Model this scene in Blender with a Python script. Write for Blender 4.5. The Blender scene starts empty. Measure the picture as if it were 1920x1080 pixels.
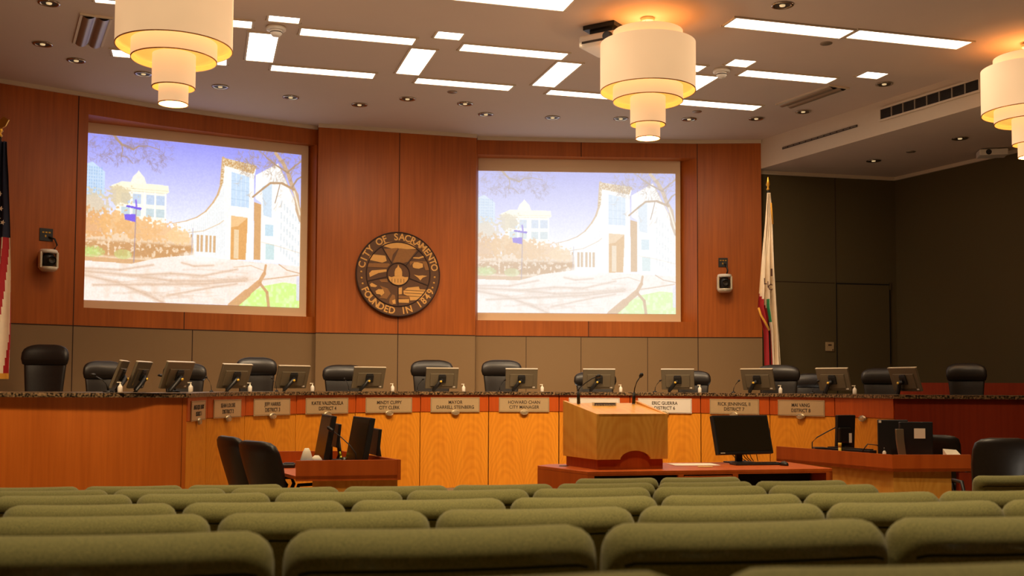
import bpy, math, random
import numpy as np
from mathutils import Vector, Matrix
random.seed(7)
sc = bpy.context.scene
col = sc.collection
PI = math.pi
# ------------------------------------------------------------------ camera
F_PX, PPX, PPY, HZ, ROLL, CAMZ = 2050.0, 960.0, 613.0, 722.0, 0.0045, 1.5
pit = math.atan((HZ - PPY) / F_PX)
FW = Vector((0, math.cos(pit), math.sin(pit)))
R0 = Vector((1, 0, 0)); U0 = Vector((0, -math.sin(pit), math.cos(pit)))
RR = R0 * math.cos(ROLL) + U0 * math.sin(ROLL)
UU = U0 * math.cos(ROLL) - R0 * math.sin(ROLL)
cd = bpy.data.cameras.new('camera')
cd.sensor_width = 36; cd.lens = F_PX / 1920 * 36; cd.shift_y = 73 / 1920
cd.clip_start = .05; cd.clip_end = 100
cam = bpy.data.objects.new('camera', cd); col.objects.link(cam)
cam.matrix_world = Matrix(((RR.x, UU.x, -FW.x, 0), (RR.y, UU.y, -FW.y, 0), (RR.z, UU.z, -FW.z, CAMZ), (0, 0, 0, 1)))
cd.dof.use_dof = True; cd.dof.focus_distance = 15.5; cd.dof.aperture_fstop = 5.6
sc.camera = cam
def ray(px, py): return FW + RR * ((px - PPX) / F_PX) + UU * ((PPY - py) / F_PX)
def atz(px, py, z):                        # where a sight line meets the level z
    r = ray(px, py); return Vector((0, 0, CAMZ)) + r * ((z - CAMZ) / r.z)
def atY(px, py, Y):
    r = ray(px, py); return Vector((0, 0, CAMZ)) + r * (Y / r.y)

# ------------------------------------------------------------------ materials
def srgb(r, g, b):
    def f(c):
        c /= 255.0
        return c / 12.92 if c <= .04045 else ((c + .055) / 1.055) ** 2.4
    return (f(r), f(g), f(b), 1)
MATS = {}
def newmat(name):
    m = bpy.data.materials.new(name); m.use_nodes = True
    nt = m.node_tree; nt.nodes.clear()
    out = nt.nodes.new('ShaderNodeOutputMaterial')
    b = nt.nodes.new('ShaderNodeBsdfPrincipled')
    nt.links.new(b.outputs[0], out.inputs[0])
    MATS[name] = m
    return m, nt, b, out
def N(nt, t, **k):
    n = nt.nodes.new(t)
    for a, v in k.items(): setattr(n, a, v)
    return n
def plain(name, c, rough=.6, metal=0, emit=None, es=0, noise=.08, nscale=12, spec=.5, bump=0):
    m, nt, b, out = newmat(name)
    L = nt.links.new
    tc = N(nt, 'ShaderNodeTexCoord'); nz = N(nt, 'ShaderNodeTexNoise')
    nz.inputs['Scale'].default_value = nscale; nz.inputs['Detail'].default_value = 3
    L(tc.outputs['Object'], nz.inputs['Vector'])
    mx = N(nt, 'ShaderNodeMix', data_type='RGBA')
    mx.inputs[6].default_value = tuple(min(1, v * (1 - noise)) for v in c[:3]) + (1,)
    mx.inputs[7].default_value = tuple(min(1, v * (1 + noise)) for v in c[:3]) + (1,)
    L(nz.outputs[0], mx.inputs[0]); L(mx.outputs[2], b.inputs['Base Color'])
    b.inputs['Roughness'].default_value = rough; b.inputs['Metallic'].default_value = metal
    b.inputs['Specular IOR Level'].default_value = spec
    if emit:
        b.inputs['Emission Color'].default_value = emit; b.inputs['Emission Strength'].default_value = es
    if bump:
        bp = N(nt, 'ShaderNodeBump'); bp.inputs['Strength'].default_value = bump; bp.inputs['Distance'].default_value = .002
        L(nz.outputs[0], bp.inputs['Height']); L(bp.outputs[0], b.inputs['Normal'])
    return m
def wood(name, c1, c2, rough=.38, cathedral=False, streak=26, zs=1.1, spec=.35):
    m, nt, b, out = newmat(name)
    L = nt.links.new
    tc = N(nt, 'ShaderNodeTexCoord'); mp = N(nt, 'ShaderNodeMapping')
    mp.inputs['Scale'].default_value = (streak, streak, zs)
    L(tc.outputs['Object'], mp.inputs['Vector'])
    nz = N(nt, 'ShaderNodeTexNoise'); nz.inputs['Scale'].default_value = 1.0; nz.inputs['Detail'].default_value = 5
    L(mp.outputs[0], nz.inputs['Vector'])
    big = N(nt, 'ShaderNodeTexNoise'); big.inputs['Scale'].default_value = .9; big.inputs['Detail'].default_value = 2
    mp2 = N(nt, 'ShaderNodeMapping'); mp2.inputs['Scale'].default_value = (2.2, 2.2, .5)
    L(tc.outputs['Object'], mp2.inputs['Vector']); L(mp2.outputs[0], big.inputs['Vector'])
    add = N(nt, 'ShaderNodeMath', operation='MULTIPLY_ADD'); add.inputs[1].default_value = .55
    L(nz.outputs[0], add.inputs[0])
    sc2 = N(nt, 'ShaderNodeMath', operation='MULTIPLY'); sc2.inputs[1].default_value = .45
    L(big.outputs[0], sc2.inputs[0]); L(sc2.outputs[0], add.inputs[2])
    fac = add.outputs[0]
    if cathedral:
        sx = N(nt, 'ShaderNodeSeparateXYZ'); L(tc.outputs['Object'], sx.inputs[0])
        n2 = N(nt, 'ShaderNodeTexNoise'); n2.inputs['Scale'].default_value = 2.2; n2.inputs['Detail'].default_value = 3
        L(tc.outputs['Object'], n2.inputs['Vector'])
        # nested arches: sine of (z + a*x*x) bent by noise, fading towards the panel sides
        wx = N(nt, 'ShaderNodeMath', operation='PINGPONG'); wx.inputs[1].default_value = .26
        xo = N(nt, 'ShaderNodeMath', operation='ADD'); xo.inputs[1].default_value = 10.14
        L(sx.outputs['X'], xo.inputs[0]); L(xo.outputs[0], wx.inputs[0])
        x2 = N(nt, 'ShaderNodeMath', operation='POWER'); x2.inputs[1].default_value = 2
        L(wx.outputs[0], x2.inputs[0])
        a = N(nt, 'ShaderNodeMath', operation='MULTIPLY_ADD'); a.inputs[1].default_value = 9.0
        L(x2.outputs[0], a.inputs[0]); L(sx.outputs['Z'], a.inputs[2])
        a2 = N(nt, 'ShaderNodeMath', operation='MULTIPLY_ADD'); a2.inputs[1].default_value = .55
        L(n2.outputs[0], a2.inputs[0]); L(a.outputs[0], a2.inputs[2])
        s = N(nt, 'ShaderNodeMath', operation='MULTIPLY'); s.inputs[1].default_value = 40
        L(a2.outputs[0], s.inputs[0])
        sn = N(nt, 'ShaderNodeMath', operation='SINE'); L(s.outputs[0], sn.inputs[0])
        s3 = N(nt, 'ShaderNodeMath', operation='MULTIPLY_ADD'); s3.inputs[1].default_value = .075
        L(sn.outputs[0], s3.inputs[0]); L(fac, s3.inputs[2]); fac = s3.outputs[0]
    cr = N(nt, 'ShaderNodeValToRGB')
    cr.color_ramp.elements[0].position = .28; cr.color_ramp.elements[0].color = c1
    cr.color_ramp.elements[1].position = .72; cr.color_ramp.elements[1].color = c2
    L(fac, cr.inputs[0]); L(cr.outputs[0], b.inputs['Base Color'])
    b.inputs['Roughness'].default_value = rough; b.inputs['Specular IOR Level'].default_value = spec
    return m

M_wallwood = wood('cherry_wall', srgb(150, 74, 16), srgb(190, 98, 26), .42)
M_accent = wood('red_cherry', srgb(172, 70, 20), srgb(204, 94, 28), .4)
M_yellow = wood('golden_veneer', srgb(216, 132, 30), srgb(240, 158, 44), .4, cathedral=True)
M_wing = wood('brown_cherry', srgb(176, 88, 20), srgb(206, 110, 34), .45)
M_darkred = wood('dark_red_cherry', srgb(126, 40, 18), srgb(156, 56, 26), .42)
M_desk = wood('desk_cherry', srgb(176, 76, 20), srgb(208, 100, 34), .4, streak=14)
M_podium = wood('podium_oak', srgb(226, 148, 52), srgb(246, 180, 78), .38, cathedral=True)
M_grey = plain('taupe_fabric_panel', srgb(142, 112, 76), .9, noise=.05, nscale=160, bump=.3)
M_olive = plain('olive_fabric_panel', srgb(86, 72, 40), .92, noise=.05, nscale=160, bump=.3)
M_ceil = plain('ceiling_paint', srgb(205, 184, 164), .85, noise=.02, nscale=3)
M_trim = plain('cream_trim', srgb(215, 196, 168), .6, noise=.02)
M_seam = plain('dark_seam', srgb(50, 24, 10), .8)
M_carpet = plain('brown_carpet', srgb(120, 98, 72), .95, noise=.25, nscale=220, bump=.4)
M_black = plain('black_plastic', srgb(26, 24, 22), .45)
M_metal = plain('dark_metal', srgb(60, 56, 50), .35, .7)
M_chrome = plain('chrome', srgb(190, 180, 160), .2, 1)
M_silver = plain('grey_monitor_back', srgb(118, 106, 84), .35, .35, noise=.04)
M_silverlite = plain('silver_edge', srgb(225, 210, 180), .35, .3)
M_screenoff = plain('dark_screen', srgb(36, 30, 18), .25, noise=.05)
M_white = plain('white_plastic', srgb(232, 222, 205), .45, noise=.02)
M_paper = plain('white_paper', srgb(240, 228, 205), .8, noise=.02)
M_leather = plain('black_leather', srgb(34, 27, 22), .38, noise=.3, nscale=30, bump=.25, spec=.45)
M_plate = plain('brushed_nameplate', srgb(196, 168, 124), .45, .25, noise=.04, nscale=60)
M_plateedge = plain('nameplate_line', srgb(120, 96, 62), .5)
M_letter = plain('engraved_letters', srgb(60, 46, 30), .7)
M_medal = plain('pewter_medallion', srgb(196, 176, 140), .32, .6)
M_yellowdot = plain('yellow_plastic', srgb(235, 190, 60), .4)
M_gold = plain('gold_metal', srgb(212, 160, 60), .3, .9)
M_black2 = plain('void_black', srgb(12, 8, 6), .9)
M_vent = plain('vent_dark', srgb(60, 48, 34), .6)
M_refl = plain('troffer_metal', srgb(150, 134, 112), .35, .5)
M_sealdark = plain('carved_walnut', srgb(96, 58, 24), .55, noise=.2, nscale=25)
M_sealmid = plain('carved_oak', srgb(150, 98, 42), .55, noise=.18, nscale=30)
M_seallite = plain('carved_maple', srgb(226, 166, 84), .5, noise=.08, nscale=30)
M_sealline = plain('seal_outline', srgb(50, 22, 10), .6)
M_red = plain('red_cloth', srgb(168, 26, 30), .85)
M_cream = plain('cream_cloth', srgb(236, 216, 186), .85)
M_navy = plain('navy_cloth', srgb(22, 24, 44), .85)
M_green = plain('green_cloth', srgb(40, 130, 80), .85)
M_fringe = plain('gold_fringe', srgb(214, 152, 50), .8, noise=.3, nscale=120)
M_brownprint = plain('brown_print', srgb(80, 50, 36), .85)
M_blueprint = plain('blue_pattern', srgb(110, 140, 190), .7, noise=.5, nscale=60)
M_penyellow = plain('highlighter_yellow', srgb(220, 220, 40), .5)
M_bluecable = plain('blue_cable', srgb(60, 120, 190), .5)
M_navyplate = plain('navy_sign_plate', srgb(34, 34, 60), .5)
M_shutter = plain('amber_metal', srgb(210, 150, 80), .3, .6)  # half-metallic amber for the drum lamp hems

def granite():
    m, nt, b, out = newmat('brown_granite'); L = nt.links.new
    tc = N(nt, 'ShaderNodeTexCoord'); v = N(nt, 'ShaderNodeTexNoise')
    v.inputs['Scale'].default_value = 45; v.inputs['Detail'].default_value = 6
    L(tc.outputs['Object'], v.inputs['Vector'])
    cr = N(nt, 'ShaderNodeValToRGB'); e = cr.color_ramp.elements
    e[0].position = .42; e[0].color = srgb(28, 22, 16); e[1].position = .62; e[1].color = srgb(150, 120, 84)
    L(v.outputs[0], cr.inputs[0]); L(cr.outputs[0], b.inputs['Base Color'])
    b.inputs['Roughness'].default_value = .3
    return m
M_granite = granite()
def seatcloth():
    m, nt, b, out = newmat('olive_upholstery'); L = nt.links.new
    tc = N(nt, 'ShaderNodeTexCoord'); v = N(nt, 'ShaderNodeTexNoise')
    v.inputs['Scale'].default_value = 330; v.inputs['Detail'].default_value = 3
    L(tc.outputs['Object'], v.inputs['Vector'])
    cr = N(nt, 'ShaderNodeValToRGB'); e = cr.color_ramp.elements
    e[0].position = .3; e[0].color = srgb(102, 98, 50); e[1].position = .7; e[1].color = srgb(150, 140, 78)
    L(v.outputs[0], cr.inputs[0]); L(cr.outputs[0], b.inputs['Base Color'])
    b.inputs['Roughness'].default_value = .9
    b.inputs['Sheen Weight'].default_value = .15
    bp = N(nt, 'ShaderNodeBump'); bp.inputs['Strength'].default_value = .35; bp.inputs['Distance'].default_value = .002
    L(v.outputs[0], bp.inputs['Height']); L(bp.outputs[0], b.inputs['Normal'])
    return m
M_seat = seatcloth()
M_seatseam = plain('seat_piping', srgb(46, 50, 26), .9)
def shade(name, c, es, base):
    m, nt, b, out = newmat(name); L = nt.links.new
    tc = N(nt, 'ShaderNodeTexCoord'); v = N(nt, 'ShaderNodeTexNoise'); v.inputs['Scale'].default_value = 2.5
    L(tc.outputs['Object'], v.inputs['Vector'])
    mr = N(nt, 'ShaderNodeMapRange'); mr.inputs[3].default_value = es * .9; mr.inputs[4].default_value = es * 1.1
    L(v.outputs[0], mr.inputs[0]); L(mr.outputs[0], b.inputs['Emission Strength'])
    b.inputs['Base Color'].default_value = base; b.inputs['Emission Color'].default_value = c
    b.inputs['Roughness'].default_value = .9
    return m
M_shade_out = shade('lamp_shade_fabric', srgb(255, 206, 150), .66, srgb(240, 215, 180))
M_shade_in = shade('lamp_shade_lining', srgb(255, 176, 74), .8, srgb(240, 200, 130))
M_panel_light = shade('light_panel_diffuser', srgb(255, 238, 216), 6.0, srgb(255, 255, 255))
M_bulb = shade('downlight_bulb', srgb(255, 220, 160), .5, srgb(255, 240, 210))
M_screencloth = plain('screen_cloth', srgb(232, 200, 160), .85, noise=.02, nscale=4)
def picmat():
    m, nt, b, out = newmat('projected_picture'); L = nt.links.new
    at = N(nt, 'ShaderNodeVertexColor', layer_name='pic')
    b.inputs['Base Color'].default_value = (.02, .02, .02, 1)
    L(at.outputs[0], b.inputs['Emission Color']); b.inputs['Emission Strength'].default_value = 1.08
    b.inputs['Roughness'].default_value = .9
    return m
M_pic = picmat()

# ------------------------------------------------------------------ mesh helpers
class MB:
    def __init__(s): s.v = []; s.f = []; s.m = []; s.sm = []
    def add(s, vs, fs, mi=0, smooth=False):
        o = len(s.v); s.v += [tuple(v) for v in vs]
        for f in fs: s.f.append(tuple(i + o for i in f)); s.m.append(mi); s.sm.append(smooth)
        return s
    def quad(s, a, b, c, d, mi=0): return s.add([a, b, c, d], [(0, 1, 2, 3)], mi)
    def box(s, c, size, rz=0, mi=0, rx=0, ry=0):
        x, y, z = [q / 2 for q in size]
        R = Matrix.Rotation(rz, 3, 'Z') @ Matrix.Rotation(ry, 3, 'Y') @ Matrix.Rotation(rx, 3, 'X')
        vs = [Vector(c) + R @ Vector((sx * x, sy * y, sz * z)) for sz in (-1, 1) for sx, sy in ((-1, -1), (1, -1), (1, 1), (-1, 1))]
        return s.add(vs, [(3, 2, 1, 0), (4, 5, 6, 7), (0, 1, 5, 4), (1, 2, 6, 5), (2, 3, 7, 6), (3, 0, 4, 7)], mi)
    def prism(s, poly, z0, z1, mi=0):
        if sum(poly[i][0] * poly[(i + 1) % len(poly)][1] - poly[(i + 1) % len(poly)][0] * poly[i][1] for i in range(len(poly))) < 0:
            poly = poly[::-1]
        n = len(poly)
        def Z(z, i): return z[i] if isinstance(z, (list, tuple)) else z
        vs = [(p[0], p[1], Z(z0, i)) for i, p in enumerate(poly)] + [(p[0], p[1], Z(z1, i)) for i, p in enumerate(poly)]
        return s.add(vs, [tuple(range(n - 1, -1, -1)), tuple(range(n, 2 * n))] + [(i, (i + 1) % n, n + (i + 1) % n, n + i) for i in range(n)], mi)
    def slab_xz(s, poly, y0, y1, mi=0):      # outline in x,z pushed along y (front face at y0)
        if sum(poly[i][0] * poly[(i + 1) % len(poly)][1] - poly[(i + 1) % len(poly)][0] * poly[i][1] for i in range(len(poly))) < 0:
            poly = poly[::-1]
        n = len(poly)
        vs = [(p[0], y0, p[1]) for p in poly] + [(p[0], y1, p[1]) for p in poly]
        return s.add(vs, [tuple(range(n)), tuple(range(2 * n - 1, n - 1, -1))] + [(i, n + i, n + (i + 1) % n, (i + 1) % n) for i in range(n)], mi)
    def lathe(s, prof, c=(0, 0, 0), n=32, mi=0, smooth=True, caps=True, axis='z', sx=1, sy=1):
        k = len(prof); vs = []
        for i in range(n):
            a = 2 * PI * i / n
            for r, z in prof:
                p = (r * math.cos(a) * sx, r * math.sin(a) * sy, z)
                if axis == 'y': p = (p[0], p[2], p[1])
                if axis == 'x': p = (p[2], p[0], p[1])
                vs.append((c[0] + p[0], c[1] + p[1], c[2] + p[2]))
        fs = [(i * k + j, ((i + 1) % n) * k + j, ((i + 1) % n) * k + j + 1, i * k + j + 1) for i in range(n) for j in range(k - 1)]
        s.add(vs, fs, mi, smooth)
        if caps:
            o = len(s.v) - len(vs)
            for j, fl in ((0, True), (k - 1, False)):
                if prof[j][0] > 1e-5:
                    f = [o + i * k + j for i in range(n)]
                    s.f.append(tuple(f[::-1] if fl else f)); s.m.append(mi); s.sm.append(False)
        return s
    def tube(s, pts, r, n=8, mi=0):
        pts = [Vector(p) for p in pts]; k = len(pts); vs = []
        rs = r if isinstance(r, (list, tuple)) else [r] * k
        up = Vector((0, 0, 1))
        for i, p in enumerate(pts):
            t = (pts[min(i + 1, k - 1)] - pts[max(i - 1, 0)]).normalized()
            a = t.cross(up if abs(t.z) < .95 else Vector((1, 0, 0))).normalized(); b = t.cross(a)
            for j in range(n):
                g = 2 * PI * j / n; vs.append(p + (a * math.cos(g) + b * math.sin(g)) * rs[i])
        fs = [(i * n + j, i * n + (j + 1) % n, (i + 1) * n + (j + 1) % n, (i + 1) * n + j) for i in range(k - 1) for j in range(n)]
        fs += [tuple(range(n - 1, -1, -1)), tuple(range((k - 1) * n, k * n))]
        return s.add(vs, fs, mi, True)
    def loft(s, levels, n=28, e=3.2, mi=0):   # levels: z, half width, half depth, y centre, forward wrap of the edges
        vs = []
        for z, w, d, yc, cv in levels:
            for j in range(n):
                a = 2 * PI * j / n; ca, sa = math.cos(a), math.sin(a)
                x = math.copysign(abs(ca) ** (2 / e), ca) * w; y = math.copysign(abs(sa) ** (2 / e), sa) * d
                vs.append((x, yc + y - cv * (x / max(w, 1e-4)) ** 2, z))
        k = len(levels)
        fs = [(i * n + j, i * n + (j + 1) % n, (i + 1) * n + (j + 1) % n, (i + 1) * n + j) for i in range(k - 1) for j in range(n)]
        fs += [tuple(range(n - 1, -1, -1)), tuple(range((k - 1) * n, k * n))]
        return s.add(vs, fs, mi, True)
    def build(s, name, mats, parent=None, bevel=0, seg=2, loc=None, rz=0):
        me = bpy.data.meshes.new(name); me.from_pydata(s.v, [], s.f)
        if not isinstance(mats, (list, tuple)): mats = [mats]
        for m in mats: me.materials.append(m)
        me.polygons.foreach_set('material_index', s.m)
        me.polygons.foreach_set('use_smooth', s.sm); me.update()
        o = bpy.data.objects.new(name, me); col.objects.link(o)
        if parent is not None: o.parent = parent
        if loc is not None: o.location = loc
        if rz: o.rotation_euler.z = rz
        if bevel:
            b = o.modifiers.new('soft_edges', 'BEVEL'); b.width = bevel; b.segments = seg; b.limit_method = 'ANGLE'; b.angle_limit = .6
        return o
def tag(o, label, cat, group=None, kind=None):
    o['label'] = label; o['category'] = cat
    if group: o['group'] = group
    if kind: o['kind'] = kind
    return o
def thing(name, loc, rz, label, cat, group=None):
    o = bpy.data.objects.new(name, None); o.empty_display_size = .1; col.objects.link(o)
    o.location = loc; o.rotation_euler = (0, 0, rz)
    return tag(o, label, cat, group)
def struct(name, mb, mats, parent=None):
    o = mb.build(name, mats, parent); o['kind'] = 'structure'
    return o
def copy_tree(o, parent=None):
    c = o.copy(); col.objects.link(c); c.parent = parent
    for ch in list(o.children): copy_tree(ch, c)
    return c
def place(c, loc, rz, label=None, scale=None):
    c.location = loc; c.rotation_euler = (0, 0, rz)
    if label: c['label'] = label
    if scale: c.scale = scale
    return c
def text_mesh(txt, size, align='CENTER', extrude=.002, sx=1.0, bold=0.0):
    cu = bpy.data.curves.new('t', 'FONT'); cu.body = txt; cu.size = size; cu.align_x = align; cu.align_y = 'CENTER'
    cu.extrude = extrude; cu.offset = bold; cu.space_line = .95; cu.resolution_u = 3
    o = bpy.data.objects.new('t', cu); col.objects.link(o)
    bpy.context.view_layer.update()
    dg = bpy.context.evaluated_depsgraph_get()
    me = bpy.data.meshes.new_from_object(o.evaluated_get(dg))
    bpy.data.objects.remove(o); bpy.data.curves.remove(cu)
    vs = [(v.co.x * sx, v.co.y, v.co.z) for v in me.vertices]; fs = [tuple(p.vertices) for p in me.polygons]
    bpy.data.meshes.remove(me)
    return vs, fs
def serifs(vs):                              # width and height of a text block
    xs = [v[0] for v in vs]; ys = [v[1] for v in vs]
    return min(xs), max(xs), min(ys), max(ys)
def wall_text(mb, txt, size, c, mi=0, sx=1.0, bold=0.0):   # upright text facing -y, centred at c (x, y, z)
    vs, fs = text_mesh(txt, size, sx=sx, bold=bold)
    return mb.add([(c[0] + x, c[1] - z, c[2] + y) for x, y, z in vs], fs, mi)

# ------------------------------------------------------------------ plan of the room (metres; +y runs away from the camera)
TH = math.radians(10.89)                       # seat rows
TU = Vector((math.cos(TH), math.sin(TH))); TN = Vector((-math.sin(TH), math.cos(TH)))
DC = Vector((.717, 12.225)); DR = 4.175        # centre and radius of the curved dais
def dpt(i, r=DR):
    a = 3.351 - i * .254
    return Vector((DC.x + r * math.cos(a), DC.y + r * math.sin(a)))
def arc_pt(px, r):
    dx = (px - 960) / F_PX; d = Vector((dx, 1)); A = d.dot(d); B = -2 * d.dot(DC); C = DC.dot(DC) - r * r
    t = (-B + math.sqrt(max(0, B * B - 4 * A * C))) / (2 * A)
    return d * t
ZC = 5.93; ZS = 5.80; ZSOF = 5.41; ZD = .5; ZCT = 1.40
LB = [(-8.6, 14.88), (-7.41, 15.83), (-6.60, 16.47), (-6.50, 16.55), (-5.66, 17.23), (-4.5, 17.97), (-3.37, 18.61), (-3.33, 18.63)]
CS = [(-3.31, 18.42), (-.646, 19.18)]
RB = [(-.64, 19.33), (-.63, 19.331), (.35, 19.42), (1.33, 19.5), (3.32, 19.56), (4.47, 19.50)]
SL = [(-6.72, 17.04), (-3.53, 18.70)]; SR = [(-.62, 19.64), (3.07, 19.85)]
ZG = 2.365; ZO0 = 2.645; ZO1 = 5.61

# ---- back wall
w = MB()
def strip(mb, p, q, z0, z1, mi): mb.quad((p[0], p[1], z0), (q[0], q[1], z0), (q[0], q[1], z1), (p[0], p[1], z1), mi)
for P, (ia, ib) in ((LB, (3, 6)), (RB, (1, 4))):
    for i in range(len(P) - 1):
        strip(w, P[i], P[i + 1], 0, ZG, 1)
        if ia <= i < ib:
            strip(w, P[i], P[i + 1], ZG, ZO0, 0); strip(w, P[i], P[i + 1], ZO1, ZC, 0)
        else: strip(w, P[i], P[i + 1], ZG, ZC, 0)
strip(w, CS[0], CS[1], 0, ZG, 1); strip(w, CS[0], CS[1], ZG, ZC, 0)
for a, b in ((LB[-1], CS[0]), (CS[1], RB[0])):
    strip(w, a, b, 0, ZG, 1); strip(w, a, b, ZG, ZC, 0)
for P, (ia, ib), S in ((LB, (3, 6), SL), (RB, (1, 4), SR)):     # reveals around the two recesses
    s0 = (S[0][0], S[0][1] + .06); s1 = (S[1][0], S[1][1] + .06)
    strip(w, P[ia], s0, ZO0, ZO1, 0); strip(w, s1, P[ib], ZO0, ZO1, 0); strip(w, s0, s1, ZO0, ZO1, 0)
    for z in (ZO0, ZO1):
        w.add([(p[0], p[1], z) for p in P[ia:ib + 1]] + [(s1[0], s1[1], z), (s0[0], s0[1], z)], [tuple(range(ib - ia + 3))], 0)
def off(p, q, t, d=.006):                       # point on a wall run pulled d towards the room
    P = Vector(p).lerp(Vector(q), t); n = (Vector(q) - Vector(p)).normalized(); n = Vector((n.y, -n.x)); return P + n * d
def vseam(mb, p, q, t, z0, z1, mi=2, wd=.012):
    P = off(p, q, t, .002); a = math.atan2(q[1] - p[1], q[0] - p[0]); mb.box((P.x, P.y, (z0 + z1) / 2), (wd, .006, z1 - z0), a, mi)
vseam(w, LB[1], LB[2], .98, 0, ZC); vseam(w, LB[4], LB[5], .35, ZG, ZO0)
vseam(w, LB[4], LB[5], .45, 0, ZG)
vseam(w, CS[0], CS[1], .505, ZG, ZC); vseam(w, CS[0], CS[1], .505, 0, ZG)
vseam(w, RB[2], RB[3], .9, ZO1, ZC); vseam(w, RB[3], RB[4], .02, ZG, ZO0); vseam(w, RB[4], RB[5], .01, 0, ZC)
for t, k in ((-.1, 2), (.9, 2), (.55, 3)): vseam(w, RB[k], RB[k + 1], t, 0, ZG, wd=.008)
for P in (LB, CS, RB):                          # dark seam strip between veneer and fabric
    for i in range(len(P) - 1):
        a = Vector(P[i]); b = Vector(P[i + 1]); L_ = (b - a).length
        m_ = off(a, b, .5, .002); w.box((m_.x, m_.y, ZG), (L_, .006, .014), math.atan2(b.y - a.y, b.x - a.x), 2)
struct('wall_back', w, [M_wallwood, M_grey, M_seam])
# trim under the ceiling
t_ = MB()
for P in (LB, CS, RB):
    for i in range(len(P) - 1):
        a = Vector(P[i]); b = Vector(P[i + 1]); L_ = (b - a).length
        if L_ < .05: continue
        m_ = off(a, b, .5, .015); t_.box((m_.x, m_.y, ZC - .03), (L_ + .01, .05, .06), math.atan2(b.y - a.y, b.x - a.x))
struct('trim_1', t_, M_trim)
# ---- right hand recess: olive walls, door, soffit, fascia
RW = [(4.47, 19.5), (4.50, 19.72), (7.16, 20.30), (10.94, 12.1), (11.2, 11.1), (11.2, -5)]
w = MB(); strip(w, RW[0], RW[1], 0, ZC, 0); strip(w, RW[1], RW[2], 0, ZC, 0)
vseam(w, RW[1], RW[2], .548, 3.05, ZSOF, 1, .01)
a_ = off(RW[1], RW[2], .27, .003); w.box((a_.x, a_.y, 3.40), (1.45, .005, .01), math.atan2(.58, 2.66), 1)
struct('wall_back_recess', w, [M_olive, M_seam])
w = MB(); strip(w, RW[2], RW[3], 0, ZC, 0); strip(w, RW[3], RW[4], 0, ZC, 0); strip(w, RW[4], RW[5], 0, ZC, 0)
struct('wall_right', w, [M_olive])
w = MB(); strip(w, (-8.6, -5), (-8.6, 14.88), 0, ZC, 0); struct('wall_left', w, [M_wallwood])
w = MB(); strip(w, (11.2, -5), (-8.6, -5), 0, ZC, 0); struct('wall_rear', w, [M_grey])
t_ = MB()
for i in (1, 2):
    a = Vector(RW[i]); b = Vector(RW[i + 1]); m_ = off(a, b, .5, .02)
    t_.box((m_.x, m_.y, ZSOF - .03), ((b - a).length, .05, .06), math.atan2(b.y - a.y, b.x - a.x))
struct('trim_2', t_, M_trim)
# door in the olive wall
dd = (Vector(RW[2]) - Vector(RW[1])).normalized(); da = math.atan2(dd.y, dd.x)
def recess_pt(px): # where the sight line at image column px meets the olive wall
    d = Vector(((px - 960) / F_PX, 1)); A = Vector(RW[1]); t = (A.x * dd.y - A.y * dd.x) / (d.x * dd.y - d.y * dd.x); return d * t
dl = recess_pt(1569); dr_ = recess_pt(1669); dw = (dr_ - dl).length; dm = (dl + dr_) / 2
ztop = CAMZ + (724.5 - 532) * dm.y / F_PX
door = MB(); n_ = Vector((dd.y, -dd.x)); door.box((dm.x + n_.x * .004, dm.y + n_.y * .004, (ztop + ZD) / 2), (dw, .03, ztop - ZD), da)
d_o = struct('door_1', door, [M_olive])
g = MB()
g.box((dl.x + n_.x * .02, dl.y + n_.y * .02, (ztop + ZD) / 2), (.014, .012, ztop - ZD), da)
g.box((dr_.x + n_.x * .02, dr_.y + n_.y * .02, (ztop + ZD) / 2), (.022, .012, ztop - ZD), da)
g.box((dm.x + n_.x * .02, dm.y + n_.y * .02, ztop), (dw, .012, .022), da)
g.build('door_gap', M_black2, d_o)
for z in (ztop - .03, CAMZ + .35):
    h = MB(); h.box((dr_.x + n_.x * .032, dr_.y + n_.y * .032, z), (.03, .02, .14), da); h.build('hinge', M_chrome, d_o)
# wall plate left of the door
pp = recess_pt(1555.5) + n_ * .012; zz = CAMZ + (724.7 - 650) * pp.y / F_PX
o = thing('wall_plate', (pp.x, pp.y, zz), da, 'small square beige control plate on the olive wall beside the door', 'wall plate')
MB().box((0, 0, 0), (.165, .02, .165)).build('plate', M_plate, o, .004)
MB().box((0, -.012, .03), (.07, .006, .02)).build('button_strip', M_seam, o)
MB().box((.055, -.012, -.06), (.02, .006, .02)).build('indicator', M_seam, o)
# low red partition behind the chairs on the right
p0 = Vector(((1640 - 960) / F_PX * 17.2, 17.2)); p1 = Vector((9.1, 16.0)); dq = (p1 - p0).normalized(); nq = Vector((-dq.y, dq.x))
o = tag(MB().prism([p0, p1, p1 + nq * .1, p0 + nq * .1], ZD, 1.565).build('low_partition', M_darkred), 'low dark red wooden partition running behind the chair at the far right', 'partition')
# ---- fascia and soffit
fd = Vector((.4155, -.9096)); f0 = Vector((4.47, 19.5)); f1 = f0 + fd * 9.2
w = MB(); strip(w, f0, f1, ZSOF, ZC, 0); struct('wall_fascia', w, [M_trim])
sp = [f0, Vector(RW[1]), Vector(RW[2]), Vector(RW[3]), Vector(RW[4]), f1]
w = MB(); w.add([(p.x, p.y, ZSOF) for p in sp], [tuple(range(len(sp)))], 0)
w.quad((f1.x, f1.y, ZSOF), (11.2, 11.1, ZSOF), (11.2, 11.1, ZC), (f1.x, f1.y, ZC)); struct('ceiling_soffit', w, [M_ceil])
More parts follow.
